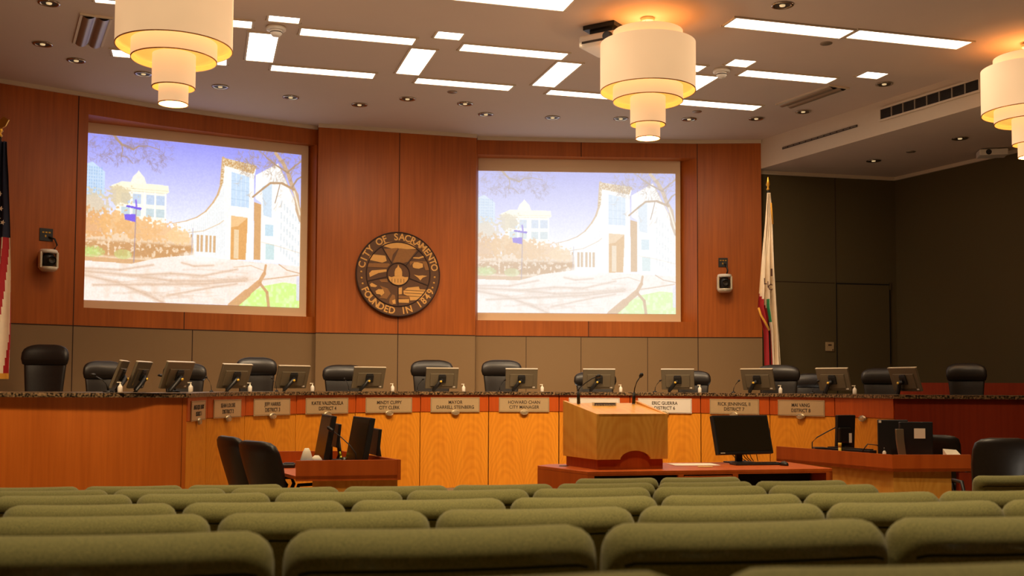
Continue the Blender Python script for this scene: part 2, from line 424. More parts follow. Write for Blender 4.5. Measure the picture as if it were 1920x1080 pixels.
# ---- main ceiling and the lower slab
w = MB(); w.add([(-8.7, -5.1, ZC), (11.3, -5.1, ZC), (11.3, 20.5, ZC), (-8.7, 20.5, ZC)], [(0, 3, 2, 1)], 0)
struct('ceiling', w, [M_ceil])
sd = Vector((.9622, .2724)); sn = Vector((-.2724, .9622)); e0 = Vector((-3.25, 12.46))
def SE(u, v): return e0 + sd * u + sn * v
w = MB(); w.prism([SE(-6, 0), SE(12.4, 0), SE(12.4, -2.95), SE(-6, -2.95)], ZS, ZC - .002); struct('ceiling_beam', w, [M_ceil])
# ---- floors
w = MB(); 
def rp(u, n): q = TU * u + TN * n; return q
ramp = lambda n: max(0, .0731 * (7.38 - n))
for n0, n1 in ((-9, 7.38), (7.38, 30)):
    q = [(rp(-22, n0), ramp(n0)), (rp(22, n0), ramp(n0)), (rp(22, n1), ramp(n1)), (rp(-22, n1), ramp(n1))]
    w.quad(*[(p.x, p.y, z) for p, z in q])
struct('floor', w, [M_carpet])
# dais platform
w = MB()
inner = [dpt(i, DR + .06) for i in range(13)]
poly = [Vector((-8.5, 11.12))] + [Vector((-3.6, 11.45))] + inner[1:12] + [Vector((4.75, 13.55)), Vector((11.1, 12.45)), Vector((10.7, 12.5)), Vector((7.1, 20.2)), Vector((4.5, 19.7)), Vector((3.3, 19.5)), Vector((-.6, 19.3)), Vector((-3.3, 18.5)), Vector((-5.6, 17.2)), Vector((-8.5, 15.0))]
w.add([(p.x, p.y, ZD) for p in poly], [tuple(range(len(poly) - 1, -1, -1))]); struct('floor_platform', w, [M_carpet])

# ------------------------------------------------------------------ projection screens with a painted picture
class Paint:
    def __init__(s, W, H):
        s.W, s.H = W, H; s.im = np.ones((H, W, 3)); y, x = np.mgrid[0:H, 0:W]
        s.x = (x + .5) / W * 1233 + 45; s.y = (y + .5) / H * 872 + 128
        s.rs = np.random.RandomState(3)
    def blend(s, mask, c, a=1.0):
        a = np.clip(mask * a, 0, 1)[..., None]; s.im = s.im * (1 - a) + np.array(c) / 255.0 * a
    def poly(s, pts, c, a=1.0):
        m = np.zeros(s.x.shape, bool); n = len(pts)
        for i in range(n):
            x1, y1 = pts[i]; x2, y2 = pts[(i + 1) % n]
            if y1 == y2: continue
            cnd = ((y1 > s.y) != (y2 > s.y)) & (s.x < (x2 - x1) * (s.y - y1) / (y2 - y1) + x1); m ^= cnd
        s.blend(m.astype(float), c, a); return m
    def rect(s, x0, y0, x1, y1, c, a=1.0): return s.poly([(x0, y0), (x1, y0), (x1, y1), (x0, y1)], c, a)
    def line(s, pts, wd, c, a=1.0):
        for i in range(len(pts) - 1):
            w0 = wd if not isinstance(wd, (list, tuple)) else wd[i]
            (x1, y1), (x2, y2) = pts[i], pts[i + 1]
            bx0, bx1 = sorted((x1, x2)); by0, by1 = sorted((y1, y2)); k = w0 + 4
            i0 = max(0, int((bx0 - k - 45) / 1233 * s.W)); i1 = min(s.W, int((bx1 + k - 45) / 1233 * s.W) + 2)
            j0 = max(0, int((by0 - k - 128) / 872 * s.H)); j1 = min(s.H, int((by1 + k - 128) / 872 * s.H) + 2)
            if i1 <= i0 or j1 <= j0: continue
            X = s.x[j0:j1, i0:i1]; Y = s.y[j0:j1, i0:i1]
            L2 = (x2 - x1) ** 2 + (y2 - y1) ** 2 + 1e-6
            t = np.clip(((X - x1) * (x2 - x1) + (Y - y1) * (y2 - y1)) / L2, 0, 1)
            d = np.hypot(X - x1 - t * (x2 - x1), Y - y1 - t * (y2 - y1))
            m = np.clip((w0 / 2 + 1.2 - d) / 2.4, 0, 1) * a
            s.im[j0:j1, i0:i1] = s.im[j0:j1, i0:i1] * (1 - m[..., None]) + np.array(c) / 255.0 * m[..., None]
    def blob(s, x, y, rx, ry, c, a=1.0, rough=.5):
        d = np.hypot((s.x - x) / rx, (s.y - y) / ry) + (s.nz(14) - .5) * rough * 2
        s.blend(np.clip((1.05 - d) * 6, 0, 1), c, a)
    def nz(s, cell):
        gh, gw = int(s.H / cell) + 3, int(s.W / cell) + 3; g = s.rs.rand(gh, gw)
        yy = np.arange(s.H) / cell; xx = np.arange(s.W) / cell; yi = yy.astype(int); xi = xx.astype(int)
        fy = (yy - yi)[:, None]; fx = (xx - xi)[None]
        fy = fy * fy * (3 - 2 * fy); fx = fx * fx * (3 - 2 * fx)
        return (g[yi][:, xi] * (1 - fy) + g[yi + 1][:, xi] * fy) * (1 - fx) + (g[yi][:, xi + 1] * (1 - fy) + g[yi + 1][:, xi + 1] * fy) * fx
    def twig(s, x, y, ang, ln, wd, c, depth, a=.8):
        if depth == 0 or ln < 6: return
        x2 = x + ln * math.cos(ang); y2 = y + ln * math.sin(ang)
        s.line([(x, y), (x2, y2)], wd, c, a)
        for k in range(2 + (depth > 2)):
            s.twig(x2, y2, ang + s.rs.uniform(-.7, .7), ln * s.rs.uniform(.6, .85), max(1.2, wd * .65), c, depth - 1, a * .92)
def paint():
    P = Paint(520, 370); rs = P.rs
    t = np.clip((P.y - 128) / 450, 0, 1)[..., None]; side = np.clip(1 - np.abs(P.x - 700) / 700, 0, 1)[..., None]
    P.im = np.array([160, 158, 238]) / 255 * (1 - t) + np.array([238, 240, 255]) / 255 * t
    P.im = P.im + (1 - P.im) * .25 * side * t
    # tower block
    P.poly([(30, 300), (80, 275), (150, 325), (150, 460), (30, 460)], (205, 222, 242))
    for i in range(9):
        for j in range(7): P.rect(50 + j * 13, 300 + i * 17, 57 + j * 13, 311 + i * 17, (160, 190, 225), .6)
    # domed classical building
    P.poly([(185, 392), (240, 366), (495, 370), (500, 405), (490, 412), (190, 412)], (255, 250, 225))
    P.poly([(285, 372), (300, 335), (318, 318), (330, 300), (345, 318), (362, 335), (375, 372)], (252, 246, 232))
    P.rect(210, 412, 485, 600, (254, 250, 238))
    P.line([(188, 400), (495, 400)], 3, (215, 200, 170), .6); P.line([(190, 414), (488, 414)], 3, (210, 196, 165), .6)
    for x in (240, 300, 375, 430): P.rect(x, 428, x + 46, 478, (188, 205, 232), .8); P.rect(x, 500, x + 46, 545, (185, 205, 215), .7)
    for x in (290, 365, 422, 480): P.line([(x, 416), (x, 600)], 7, (255, 255, 250), .9)
    # curved modern facade
    curve = [(520, 572), (600, 552), (660, 528), (710, 492), (752, 440), (778, 395), (796, 340), (806, 190)]
    P.poly(curve + [(860, 200), (850, 745), (600, 715), (540, 700)], (250, 249, 246))
    P.line(curve, [4, 5, 6, 8, 10, 12, 16], (214, 176, 130), .9)
    for k in range(26):
        f = k / 25; x = 560 + 280 * f ** .85; yt = np.interp(x, [c[0] for c in curve], [c[1] for c in curve]) + 20
        P.line([(x, yt), (x, 735)], 2.2, (214, 222, 232), .75)
    P.line([(560, 625), (700, 600), (790, 555), (815, 535)], 4, (222, 190, 150), .8)
    for x in (625, 662, 684, 712, 735, 757): P.rect(x, 622, x + 13, 715, (205, 158, 105), .75)
    # entrance tower
    P.poly([(806, 190), (1005, 217), (990, 290), (992, 745), (850, 748), (830, 745)], (253, 251, 246))
    m = P.poly([(806, 188), (1008, 215), (985, 262), (815, 232), (808, 330), (790, 345)], (205, 166, 118))
    P.blend(m * (P.nz(2) > .5), (245, 232, 205), .75)
    P.poly([(857, 262), (962, 282), (962, 455), (857, 450)], (206, 224, 244))
    for x in (885, 915, 940): P.line([(x, 268), (x, 452)], 2, (250, 250, 250), .9)
    for y in (310, 360, 410): P.line([(857, y), (962, y + 6)], 2, (160, 180, 200), .6)
    P.poly([(858, 505), (958, 510), (948, 745), (858, 748)], (224, 172, 112))
    P.poly([(858, 505), (958, 510), (900, 560), (858, 570)], (240, 200, 150)); P.rect(878, 580, 905, 740, (242, 222, 190), .8)
    P.rect(955, 505, 992, 745, (255, 253, 248)); P.poly([(994, 420), (1036, 430), (1036, 740), (996, 742)], (214, 170, 122))
    # right wing
    P.poly([(1000, 268), (1135, 190), (1290, 480), (1290, 765), (1036, 745), (1036, 420), (1000, 400)], (252, 251, 248))
    P.poly([(1040, 330), (1100, 300), (1100, 500), (1050, 490)], (215, 228, 240)); P.rect(1062, 540, 1112, 605, (205, 225, 235)); P.rect(1068, 650, 1118, 735, (210, 228, 228))
    for i in range(5):
        for j in range(7): P.rect(1155 + j * 18, 400 + i * 62 + j * 16, 1165 + j * 18, 440 + i * 62 + j * 14, (220, 226, 230), .7)
    P.line([(1040, 640), (1150, 660), (1280, 690)], 3, (225, 200, 170), .7); P.line([(1135, 192), (1290, 485)], 5, (225, 200, 165), .8)
    # orange trees and shrubs
    P.poly([(30, 640), (640, 640), (650, 740), (450, 765), (300, 800), (30, 795)], (240, 214, 184))
    P.poly([(30, 770), (180, 775), (420, 775), (300, 800), (30, 795)], (214, 168, 122), .8)
    n1 = P.nz(5); n2 = P.nz(2.2)
    for x, y, rx, ry, c in ((80, 510, 110, 90, (222, 205, 175)), (90, 600, 120, 80, (226, 172, 118)), (235, 440, 70, 60, (222, 205, 170)), (210, 590, 110, 70, (236, 188, 130)), (330, 610, 120, 65, (232, 184, 130)), (450, 620, 110, 60, (238, 192, 140)), (560, 640, 70, 45, (244, 208, 160))):
        d = np.hypot((P.x - x) / rx, (P.y - y) / ry) + (n1 - .5) * .8 + (n2 - .5) * .35
        P.blend(np.clip((1 - d) * 5, 0, 1), c, .85)
    m = np.clip(1 - np.abs(P.y - 725) / 48, 0, 1) * (P.x < 640) * np.clip((n1 * 1.2 + n2 * .5 - .55) * 4, 0, 1)
    P.blend(np.clip(m * 3, 0, 1), (196, 146, 96), .8)
    P.blend(np.clip(1.5 - np.hypot((P.x - 90) / 62, (P.y - 745) / 26) + (n2 - .5), 0, 1) * (np.hypot((P.x - 90) / 70, (P.y - 745) / 32) < 1), (200, 226, 140), .8)
    P.blend((np.hypot((P.x - 255) / 48, (P.y - 752) / 26) < 1) * 1.0, (205, 214, 140), .6)
    for k in range(16):
        x = 100 + k * 32; P.line([(x, 660 + rs.rand() * 20), (x + rs.uniform(-8, 8), 745)], 3, (205, 165, 125), .6)
    # street sign, bollard, lamp posts
    P.line([(322, 470), (314, 790)], 5, (170, 150, 160), .9)
    P.poly([(256, 540), (318, 535), (318, 578), (262, 568)], (136, 112, 226)); P.poly([(268, 490), (352, 500), (345, 512), (266, 500)], (130, 108, 222)); P.line([(318, 462), (322, 495)], 10, (150, 130, 226))
    P.line([(638, 590), (634, 730)], 4, (190, 180, 190))
    # paved ground
    g = P.poly([(0, 795), (300, 800), (450, 760), (640, 735), (850, 748), (1290, 765), (1290, 1010), (0, 1010)], (250, 238, 228))
    n3 = P.nz(18); n4 = P.nz(7)
    P.blend(g * np.clip((n3 - .5) * 2.2, 0, 1) * (P.y > 800), (240, 214, 192), .6); P.blend(g * np.clip((n4 - .55) * 2, 0, 1), (236, 212, 190), .3)
    for pts, wd in (([(45, 850), (300, 862), (520, 880), (760, 872), (960, 850)], 9), ([(45, 870), (220, 900), (380, 955), (480, 1000)], 11), ([(45, 835), (240, 835), (420, 800)], 7), ([(300, 862), (520, 840), (700, 845), (900, 800)], 7), ([(100, 920), (420, 905), (700, 890), (950, 860)], 8), ([(580, 780), (650, 795), (760, 785)], 6), ([(500, 960), (760, 905), (900, 880)], 6)):
        P.line(pts, wd * 2.6, (232, 206, 184), .5); P.line(pts, wd, (214, 182, 156), .6)
    P.blend(np.clip((.9 - np.hypot((P.x - 700) / 180, (P.y - 745) / 40)) * 2, 0, 1), (255, 252, 248), .7)
    for k in range(26):
        y = rs.uniform(815, 960); x = rs.uniform(40, 900); q = [(x, y)]
        for j in range(5): x += rs.uniform(40, 90); y += rs.uniform(-14, 12); q.append((x, y))
        P.line(q, rs.uniform(4, 14), (224, 196, 172), .28)
    gr = P.poly([(830, 1010), (960, 935), (1060, 885), (1180, 860), (1290, 870), (1290, 1010)], (214, 245, 150))
    P.blend(gr * np.clip((n4 - .5) * 3, 0, 1), (235, 250, 200), .7)
    P.line([(870, 1005), (960, 930), (1030, 870), (1062, 815), (1070, 770)], [46, 34, 22, 14], (214, 168, 124), .95)
    P.line([(1035, 870), (1080, 920), (1092, 1005)], [16, 18], (206, 160, 118), .9)
    P.line([(1045, 850), (1150, 835), (1270, 815)], 7, (212, 175, 140), .8); P.line([(1060, 800), (980, 775), (880, 790)], 5, (220, 186, 152), .7); P.line([(1150, 760), (1200, 790), (1280, 805)], 6, (206, 166, 130), .8)
    P.rect(1258, 820, 1278, 960, (226, 224, 235), .9)
    # bare trees against the sky
    br = (176, 148, 124)
    P.line([(188, 120), (212, 150), (235, 172), (268, 180), (298, 192), (325, 172), (375, 165), (440, 178)], [14, 12, 11, 10, 8, 6, 4], br)
    P.line([(235, 172), (240, 205), (232, 240)], [6, 4], br); P.line([(232, 230), (270, 240), (298, 268)], 3, br)
    for k in range(110): P.twig(rs.uniform(50, 480), rs.uniform(128, 245), rs.uniform(-.3, 2.8), rs.uniform(10, 26), 2.0, (160, 140, 150), 4, .5)
    P.line([(1285, 500), (1262, 440), (1250, 360), (1225, 315), (1195, 235), (1165, 185), (1120, 135)], [34, 30, 26, 24, 22, 20], (206, 176, 146))
    P.line([(1275, 470), (1255, 400), (1232, 330)], 10, (246, 236, 215), .9)
    P.line([(1235, 330), (1160, 300), (1090, 305), (1040, 345), (985, 392)], [14, 12, 11, 10], (190, 156, 122))
    P.line([(1195, 235), (1245, 190), (1280, 165)], [9, 7], br); P.line([(1225, 315), (1255, 270), (1285, 250)], [10, 8], br); P.line([(1200, 240), (1120, 200), (1065, 165), (1040, 140)], [9, 7, 6], br)
    P.line([(1150, 300), (1130, 380), (1120, 415)], 5, br)
    for k in range(80): P.twig(rs.uniform(900, 1275), rs.uniform(135, 240), rs.uniform(-2.5, 2.6), rs.uniform(12, 28), 2.2, br, 4, .6)
    for k in range(18): P.twig(rs.uniform(860, 1250), rs.uniform(240, 420), rs.uniform(-2.5, 2.6), rs.uniform(10, 24), 2.0, (196, 166, 136), 3, .5)
    k = P.im.copy()
    for dy, dx in ((0, 1), (1, 0), (0, -1), (-1, 0)): k += np.roll(np.roll(P.im, dy, 0), dx, 1)
    P.im = P.im * .35 + k / 5 * .65
    P.im *= 1 + (P.nz(3)[..., None] - .5) * .05
    return np.clip(P.im, 0, 1)
PIC = paint(); PH, PW = PIC.shape[:2]
def picture_mesh(name, W, H, parent, loc, sat, lift):
    gx, gz = np.meshgrid(np.linspace(-W / 2, W / 2, PW + 1), np.linspace(H, 0, PH + 1))
    co = np.stack([gx, np.zeros_like(gx), gz], -1).reshape(-1, 3)
    me = bpy.data.meshes.new(name)
    i = np.arange(PH)[:, None] * (PW + 1) + np.arange(PW)[None]
    fs = np.stack([i + PW + 1, i + PW + 2, i + 1, i], -1).reshape(-1, 4)
    me.vertices.add(len(co)); me.vertices.foreach_set('co', co.ravel())
    me.loops.add(fs.size); me.loops.foreach_set('vertex_index', fs.ravel().astype(np.int32))
    me.polygons.add(len(fs)); me.polygons.foreach_set('loop_start', np.arange(0, fs.size, 4, dtype=np.int32)); me.polygons.foreach_set('loop_total', np.full(len(fs), 4, np.int32))
    me.update()
    lum = PIC.mean(-1, keepdims=True); c = lum + (PIC - lum) * sat; c = c + (1 - c) * lift; c = np.clip(c, 0, 1)
    lin = np.where(c <= .04045, c / 12.92, ((c + .055) / 1.055) ** 2.4)
    lc = np.concatenate([lin, np.ones(lin.shape[:2] + (1,))], -1).reshape(-1, 1, 4).repeat(4, 1).astype(np.float32)
    at = me.color_attributes.new('pic', 'FLOAT_COLOR', 'CORNER'); at.data.foreach_set('color', lc.ravel())
    me.materials.append(M_pic)
    o = bpy.data.objects.new(name, me); col.objects.link(o); o.parent = parent; o.location = loc; return o
for S, (u0, u1, z0, z1), lab, sat, lift in ((SL, (.0, .965, 2.80, 5.44), 'projection screen left of the round seal, showing a plaza picture in strong colours', 1.12, .0),
        (SR, (.0, .975, 2.80, 5.375), 'projection screen right of the round seal, showing a paler plaza picture', .85, .34)):
    a = Vector(S[0]); b = Vector(S[1]); W = (b - a).length; m_ = (a + b) / 2
    o = thing('projection_screen', (m_.x, m_.y, 2.655), math.atan2(b.y - a.y, b.x - a.x), lab, 'screen', 'projection screens')
    MB().box((0, .01, 1.48), (W, .012, 2.96)).build('screen_cloth', M_screencloth, o)
    pw = W * (u1 - u0)
    picture_mesh('projected_image', pw, z1 - z0, o, (-W / 2 + W * u0 + pw / 2, -.004, z0 - 2.655), sat, lift)
    MB().box((0, .01, .012), (W, .03, .024)).build('bottom_bar', M_screencloth, o)

# ------------------------------------------------------------------ round carved seal
ca = math.atan2(CS[1][1] - CS[0][1], CS[1][0] - CS[0][0]); cdv = (Vector(CS[1]) - Vector(CS[0])).normalized(); cnv = Vector((cdv.y, -cdv.x))
def centre_pt(px):
    d = Vector(((px - 960) / F_PX, 1)); A = Vector(CS[0]); t = (A.x * cdv.y - A.y * cdv.x) / (d.x * cdv.y - d.y * cdv.x); return d * t
q = centre_pt(744); RS = .735; zs = CAMZ + (721.2 - 514.5) * q.y / F_PX; q = q + cnv * .02
seal = thing('carved_wall_seal', (q.x, q.y, zs), ca, 'large round carved wooden seal lettered around its rim, on the wall between the screens', 'seal')
MB().lathe([(0, -.0), (RS, 0), (RS, -.05), (RS * .985, -.06), (0, -.06)], n=72, axis='y', mi=0, caps=False, smooth=False).build('backing_disc', M_sealdark, seal)
rg = MB()
for r in (RS * .985, RS * .755, RS * .27):
    rg.lathe([(r - .012, -.058), (r - .012, -.072), (r + .006, -.072), (r + .006, -.058)], n=72, axis='y', caps=False)
rg.build('rim_rings', M_sealline, seal)
def ring_text(mb, txt, r, a0, a1, size, flip=False):
    n = len(txt)
    for i, ch in enumerate(txt):
        if ch == ' ': continue
        a = math.radians(a0 + (a1 - a0) * i / (n - 1)); vs, fs = text_mesh(ch, size, sx=.95, bold=.0035)
        rot = a - PI / 2 if not flip else a + PI / 2
        cx, cz = r * math.cos(a), r * math.sin(a); c, s_ = math.cos(rot), math.sin(rot)
        mb.add([(cx + x * c - y * s_, -.064 - z, cz + x * s_ + y * c) for x, y, z in vs], fs)
tx = MB(); ring_text(tx, 'CITY OF SACRAMENTO', RS * .868, 167, 12, .165); ring_text(tx, 'FOUNDED IN 1849', RS * .868, 206, 333, .165, True)
for a in (178, 187.5, 196.5, 357, 348, 340): tx.lathe([(0, -.06), (.018, -.062), (.018, -.068), (0, -.07)], (RS * .868 * math.cos(math.radians(a)), 0, RS * .868 * math.sin(math.radians(a))), 12, axis='y', caps=False)
tx.build('rim_lettering', M_seallite, seal)
div = MB(); rays = [122, 50, -19, -90, 194]
for a in rays:
    a = math.radians(a); r0, r1 = RS * .27, RS * .755; m_ = (r0 + r1) / 2
    div.box((m_ * math.cos(a), -.068, m_ * math.sin(a)), (r1 - r0, .012, .014), 0, 0, 0, -a)
div.build('sector_dividers', M_sealline, seal)
art = MB()
def U(x, y): return ((x - 540) / 450 * RS, (535 - y) / 450 * RS)   # carving drawn on a 900 unit disc
def carve(pts, mi, y=-.066): art.slab_xz([U(*p) for p in pts], y, -.058, mi)
carve([(360, 240), (400, 205), (540, 190), (680, 205), (745, 262), (620, 268), (560, 262), (470, 268)], 1)
carve([(385, 275), (540, 258), (480, 330), (462, 412), (440, 370)], 0, -.067); carve([(545, 262), (735, 275), (640, 400), (580, 420), (480, 415)], 0, -.0655)
carve([(690, 350), (760, 348), (810, 330), (820, 345), (760, 365), (695, 362)], 1)
carve([(660, 395), (850, 390), (870, 480), (830, 485), (800, 400), (700, 405), (665, 440)], 0)
carve([(690, 430), (705, 405), (740, 402), (800, 415), (802, 455), (760, 470), (720, 468), (695, 460)], 1, -.07)
carve([(705, 535), (760, 545), (800, 540), (850, 545), (800, 565), (775, 595), (755, 570)], 1)
carve([(235, 360), (262, 335), (330, 340), (400, 345), (415, 400), (370, 420), (230, 395)], 1)
carve([(215, 430), (440, 425), (450, 440), (420, 470), (215, 470)], 0); carve([(232, 535), (260, 505), (415, 488), (415, 512), (330, 530), (240, 575)], 1)
carve([(340, 600), (420, 590), (430, 625), (360, 625)], 0); carve([(240, 650), (262, 635), (320, 665), (300, 680), (250, 675)], 1); carve([(300, 720), (330, 700), (380, 700), (395, 740), (360, 770), (350, 755), (310, 750)], 1, -.07)
carve([(345, 660), (430, 690), (460, 740), (420, 800), (340, 790), (400, 740)], 0); carve([(450, 800), (480, 750), (505, 760), (515, 830), (480, 862), (445, 845)], 0); carve([(475, 815), (510, 800), (515, 850), (485, 850)], 1, -.07)
carve([(545, 680), (580, 672), (580, 745), (545, 750)], 1); carve([(595, 710), (640, 675), (760, 660), (770, 690), (850, 690), (830, 740), (770, 800), (670, 810), (660, 770), (600, 745)], 1)
carve([(545, 800), (660, 795), (655, 835), (548, 835)], 1); carve([(545, 760), (650, 765), (670, 790), (545, 790)], 0)
for k in range(3): carve([(600 + 10 * k, 700 + 30 * k), (820 - 15 * k, 705 + 30 * k), (820 - 15 * k, 709 + 30 * k), (600 + 10 * k, 704 + 30 * k)], 2, -.0685)
carve([(437, 560), (468, 570), (500, 558), (580, 556), (610, 565), (645, 562), (640, 600), (605, 640), (540, 652), (475, 640), (440, 595)], 1, -.069)
carve([(500, 556), (500, 510), (510, 480), (528, 462), (538, 435), (550, 462), (570, 480), (580, 510), (580, 556)], 1, -.07)
for k in range(5): carve([(470 + 32 * k, 585), (474 + 32 * k, 585), (474 + 32 * k, 625), (470 + 32 * k, 625)], 2, -.0715)
art.build('carved_scenes', [M_sealmid, M_seallite, M_sealline], seal)

# ------------------------------------------------------------------ ceiling light panels
LQ = [ # corner pixels measured on the photograph: far left, far right, near right, near left ; level ; words
 ([(567, 49), (784, 72), (770, 84), (558, 62)], ZC, 'long ceiling light panel in the far row, second along from the near drum lamp'),
 ([(508, 18), (571, 24), (557, 43), (498, 36)], ZC, 'small square ceiling light panel just above the one with the smoke detector'),
 ([(480, 59), (538, 65), (500, 115), (447, 109)], ZC, 'short lengthwise ceiling light panel beside the round smoke detector near the leftmost drum lamp'),
 ([(512, 119), (707, 137), (697, 147), (503, 129)], ZC, 'long narrow ceiling light panel on the wall side, over the left screen'),
 ([(268, 18), (479, 40), (468, 53), (258, 30)], ZC, 'long ceiling light panel half hidden behind the top of the leftmost drum lamp'),
 ([(212, 89), (430, 111), (422, 122), (206, 102)], ZC, 'long ceiling light panel cut off by the lower tiers of the leftmost drum lamp'),
 ([(190, -24), (400, -2), (380, 20), (157, 0)], ZC, 'ceiling light panel at the top edge over the leftmost drum lamp'),
 ([(860, -20), (1092, -6), (1049, 16), (812, -6)], ZS, 'ceiling light panel at the top edge of the view in the lowered ceiling beam'),
 ([(828, 51), (879, 57), (858, 74), (809, 68)], ZC, 'small square ceiling light panel midway between the two drum lamps'),
 ([(872, 80), (1070, 99), (1050, 111), (857, 92)], ZC, 'long ceiling light panel just left of the hanging projector'),
 ([(785, 88), (831, 95), (774, 139), (729, 134)], ZC, 'short lengthwise ceiling light panel above the seal, midway between two drum lamps'),
 ([(786, 144), (968, 160), (949, 169), (773, 153)], ZC, 'long narrow ceiling light panel on the wall side, above the round seal'),
 ([(1057, 115), (1105, 119), (1029, 161), (985, 157)], ZC, 'short lengthwise ceiling light panel just left of the middle drum lamp'),
 ([(1035, 166), (1212, 182), (1196, 190), (1021, 174)], ZC, 'long narrow ceiling light panel running behind the lower tiers of the middle drum lamp'),
 ([(1150, 105), (1328, 123), (1305, 134), (1132, 116)], ZC, 'ceiling light panel mostly hidden behind the big tier of the middle drum lamp'),
 ([(1308, 138), (1352, 143), (1283, 180), (1242, 176)], ZC, 'short lengthwise ceiling light panel right of the middle drum lamp beside a detector'),
 ([(1262, 182), (1429, 198), (1410, 207), (1243, 191)], ZC, 'long narrow ceiling light panel on the wall side, right of the middle drum lamp'),
 ([(1384, 106), (1427, 111), (1397, 124), (1355, 121)], ZC, 'small square ceiling light panel right of the middle drum lamp'),
 ([(1402, 129), (1573, 145), (1548, 155), (1380, 140)], ZC, 'long ceiling light panel between two small square ones, right of the middle drum lamp'),
 ([(1634, 129), (1675, 134), (1643, 146), (1601, 143)], ZC, 'small square ceiling light panel nearest the white fascia with the grille'),
 ([(1382, 32), (1606, 54), (1574, 70), (1351, 48)], ZS, 'left half of the double light panel in the lowered ceiling beam'),
 ([(1613, 55), (1829, 76), (1792, 90), (1580, 69)], ZS, 'right half of the double light panel in the lowered ceiling beam')]
for pts, z, lab in LQ:
    P = [atz(x, y, z) for x, y in pts]; c = sum(P, Vector()) / 4
    e1 = ((P[1] - P[0]) + (P[2] - P[3])) / 2; e2 = ((P[3] - P[0]) + (P[2] - P[1])) / 2
    e1n = e1.length; e2n = e2.length; ang = math.atan2(sd.y, sd.x)
    o = thing('ceiling_light_panel', (c.x, c.y, z), ang, lab, 'ceiling light', 'recessed ceiling light panels')
    a, b = e1n / 2, e2n / 2
    fr = MB()
    for x, y, sx, sy in ((0, b, 2 * a + .05, .025), (0, -b, 2 * a + .05, .025), (a, 0, .025, 2 * b), (-a, 0, .025, 2 * b)): fr.box((x, y, -.008), (sx, sy, .02))
    fr.build('frame', M_trim, o)
    MB().box((0, 0, -.007), (2 * a - .02, 2 * b - .02, .012)).build('diffuser', M_panel_light, o)

# downlights
def downlight():
    o = thing('recessed_downlight', (0, 0, 0), 0, '', 'downlight', 'round recessed downlights')
    MB().lathe([(.105, -.001), (.125, -.004), (.125, -.012), (.1, -.014), (.088, -.006)], n=24, caps=False).build('trim_ring', M_chrome, o)
    MB().lathe([(.09, -.008), (.05, -.003), (0, -.002)], n=24, caps=False).build('reflector', M_vent, o)
    MB().lathe([(0, -.02), (.03, -.016), (.034, -.004)], n=16, caps=False).build('bulb', M_bulb, o)
    return o
DL = [(92, 5, ZC, 'nearest downlight left of the leftmost drum lamp at the top edge'), (80, 82, ZC, 'downlight left of the dark ceiling troffer, above the left wall'), (143, 113, ZC, 'downlight just below the dark ceiling troffer'),
 (269, 138, ZC, 'downlight seen just left of the small tiers of the leftmost drum lamp'), (413, 162, ZC, 'first downlight right of the leftmost drum lamp'), (545, 182, ZC, 'second downlight right of the leftmost drum lamp'), (674, 196, ZC, 'third downlight right of the leftmost drum lamp'),
 (764, 185, ZC, 'downlight above the left half of the round seal'), (872, 194, ZC, 'downlight below the sprinkler disc, above the left edge of the right screen'), (911, 214, ZC, 'downlight closest to the wall above the right screen, left end'), (1036, 220, ZC, 'second downlight along the wall above the right screen'),
 (1164, 222, ZC, 'downlight just left of the lowest tiers of the middle drum lamp'), (1292, 223, ZC, 'downlight just right of the lowest tiers of the middle drum lamp'), (1418, 222, ZC, 'downlight near the wall corner where the white fascia begins'), (1506, 209, ZC, 'downlight between the slim ceiling troffer and the slot vent'),
 (1658, 157, ZC, 'downlight between the square light panel and the fascia grille'), (1467, 9, ZS, 'large downlight in the lowered ceiling beam over the double panel'), (1800, 259, ZSOF, 'downlight in the dark soffit near the white wall box'), (1638, 301, ZSOF, 'downlight in the dark soffit above the flag corner')]
proto = downlight()
for i, (x, y, z, lab) in enumerate(DL):
    o = proto if i == 0 else copy_tree(proto); p = atz(x, y, z); place(o, (p.x, p.y, z - .001), 0, lab)
for x, y, z, lab in ((848, 172, ZC, 'tiny flat sprinkler disc in the ceiling above the seal'), (1549, 81, ZS, 'tiny flat sprinkler disc in the beam below the double light panel'), (1307, 209, ZC, 'tiny flat sprinkler disc right of the middle drum lamp'), (1708, 284, ZSOF, 'tiny flat sprinkler disc in the dark soffit')):
    p = atz(x, y, z); o = thing('sprinkler_cover', (p.x, p.y, z), 0, lab, 'sprinkler cover', 'sprinkler covers')
    MB().lathe([(0, -.012), (.07, -.012), (.075, -.008), (.075, 0)], n=24, caps=False).build('disc', M_refl, o)
for x, y, lab in ((518, 50, 'white dome detector on the ceiling right of the leftmost drum lamp'), (1353, 130, 'white dome detector on the ceiling right of the middle drum lamp')):
    p = atz(x, y, ZC); o = thing('ceiling_detector', (p.x, p.y, ZC), 0, lab, 'smoke detector', 'ceiling detectors')
    MB().lathe([(.11, 0), (.12, -.01), (.12, -.045), (.1, -.05), (0, -.05)], n=28, caps=False).build('base', M_white, o)
    MB().lathe([(.075, -.05), (.072, -.09), (.05, -.12), (0, -.13)], n=24, caps=False).build('sensor_dome', M_white, o)
    MB().lathe([(.074, -.07), (.078, -.075), (.074, -.082)], n=24, caps=False).build('vent_ring', M_vent, o)
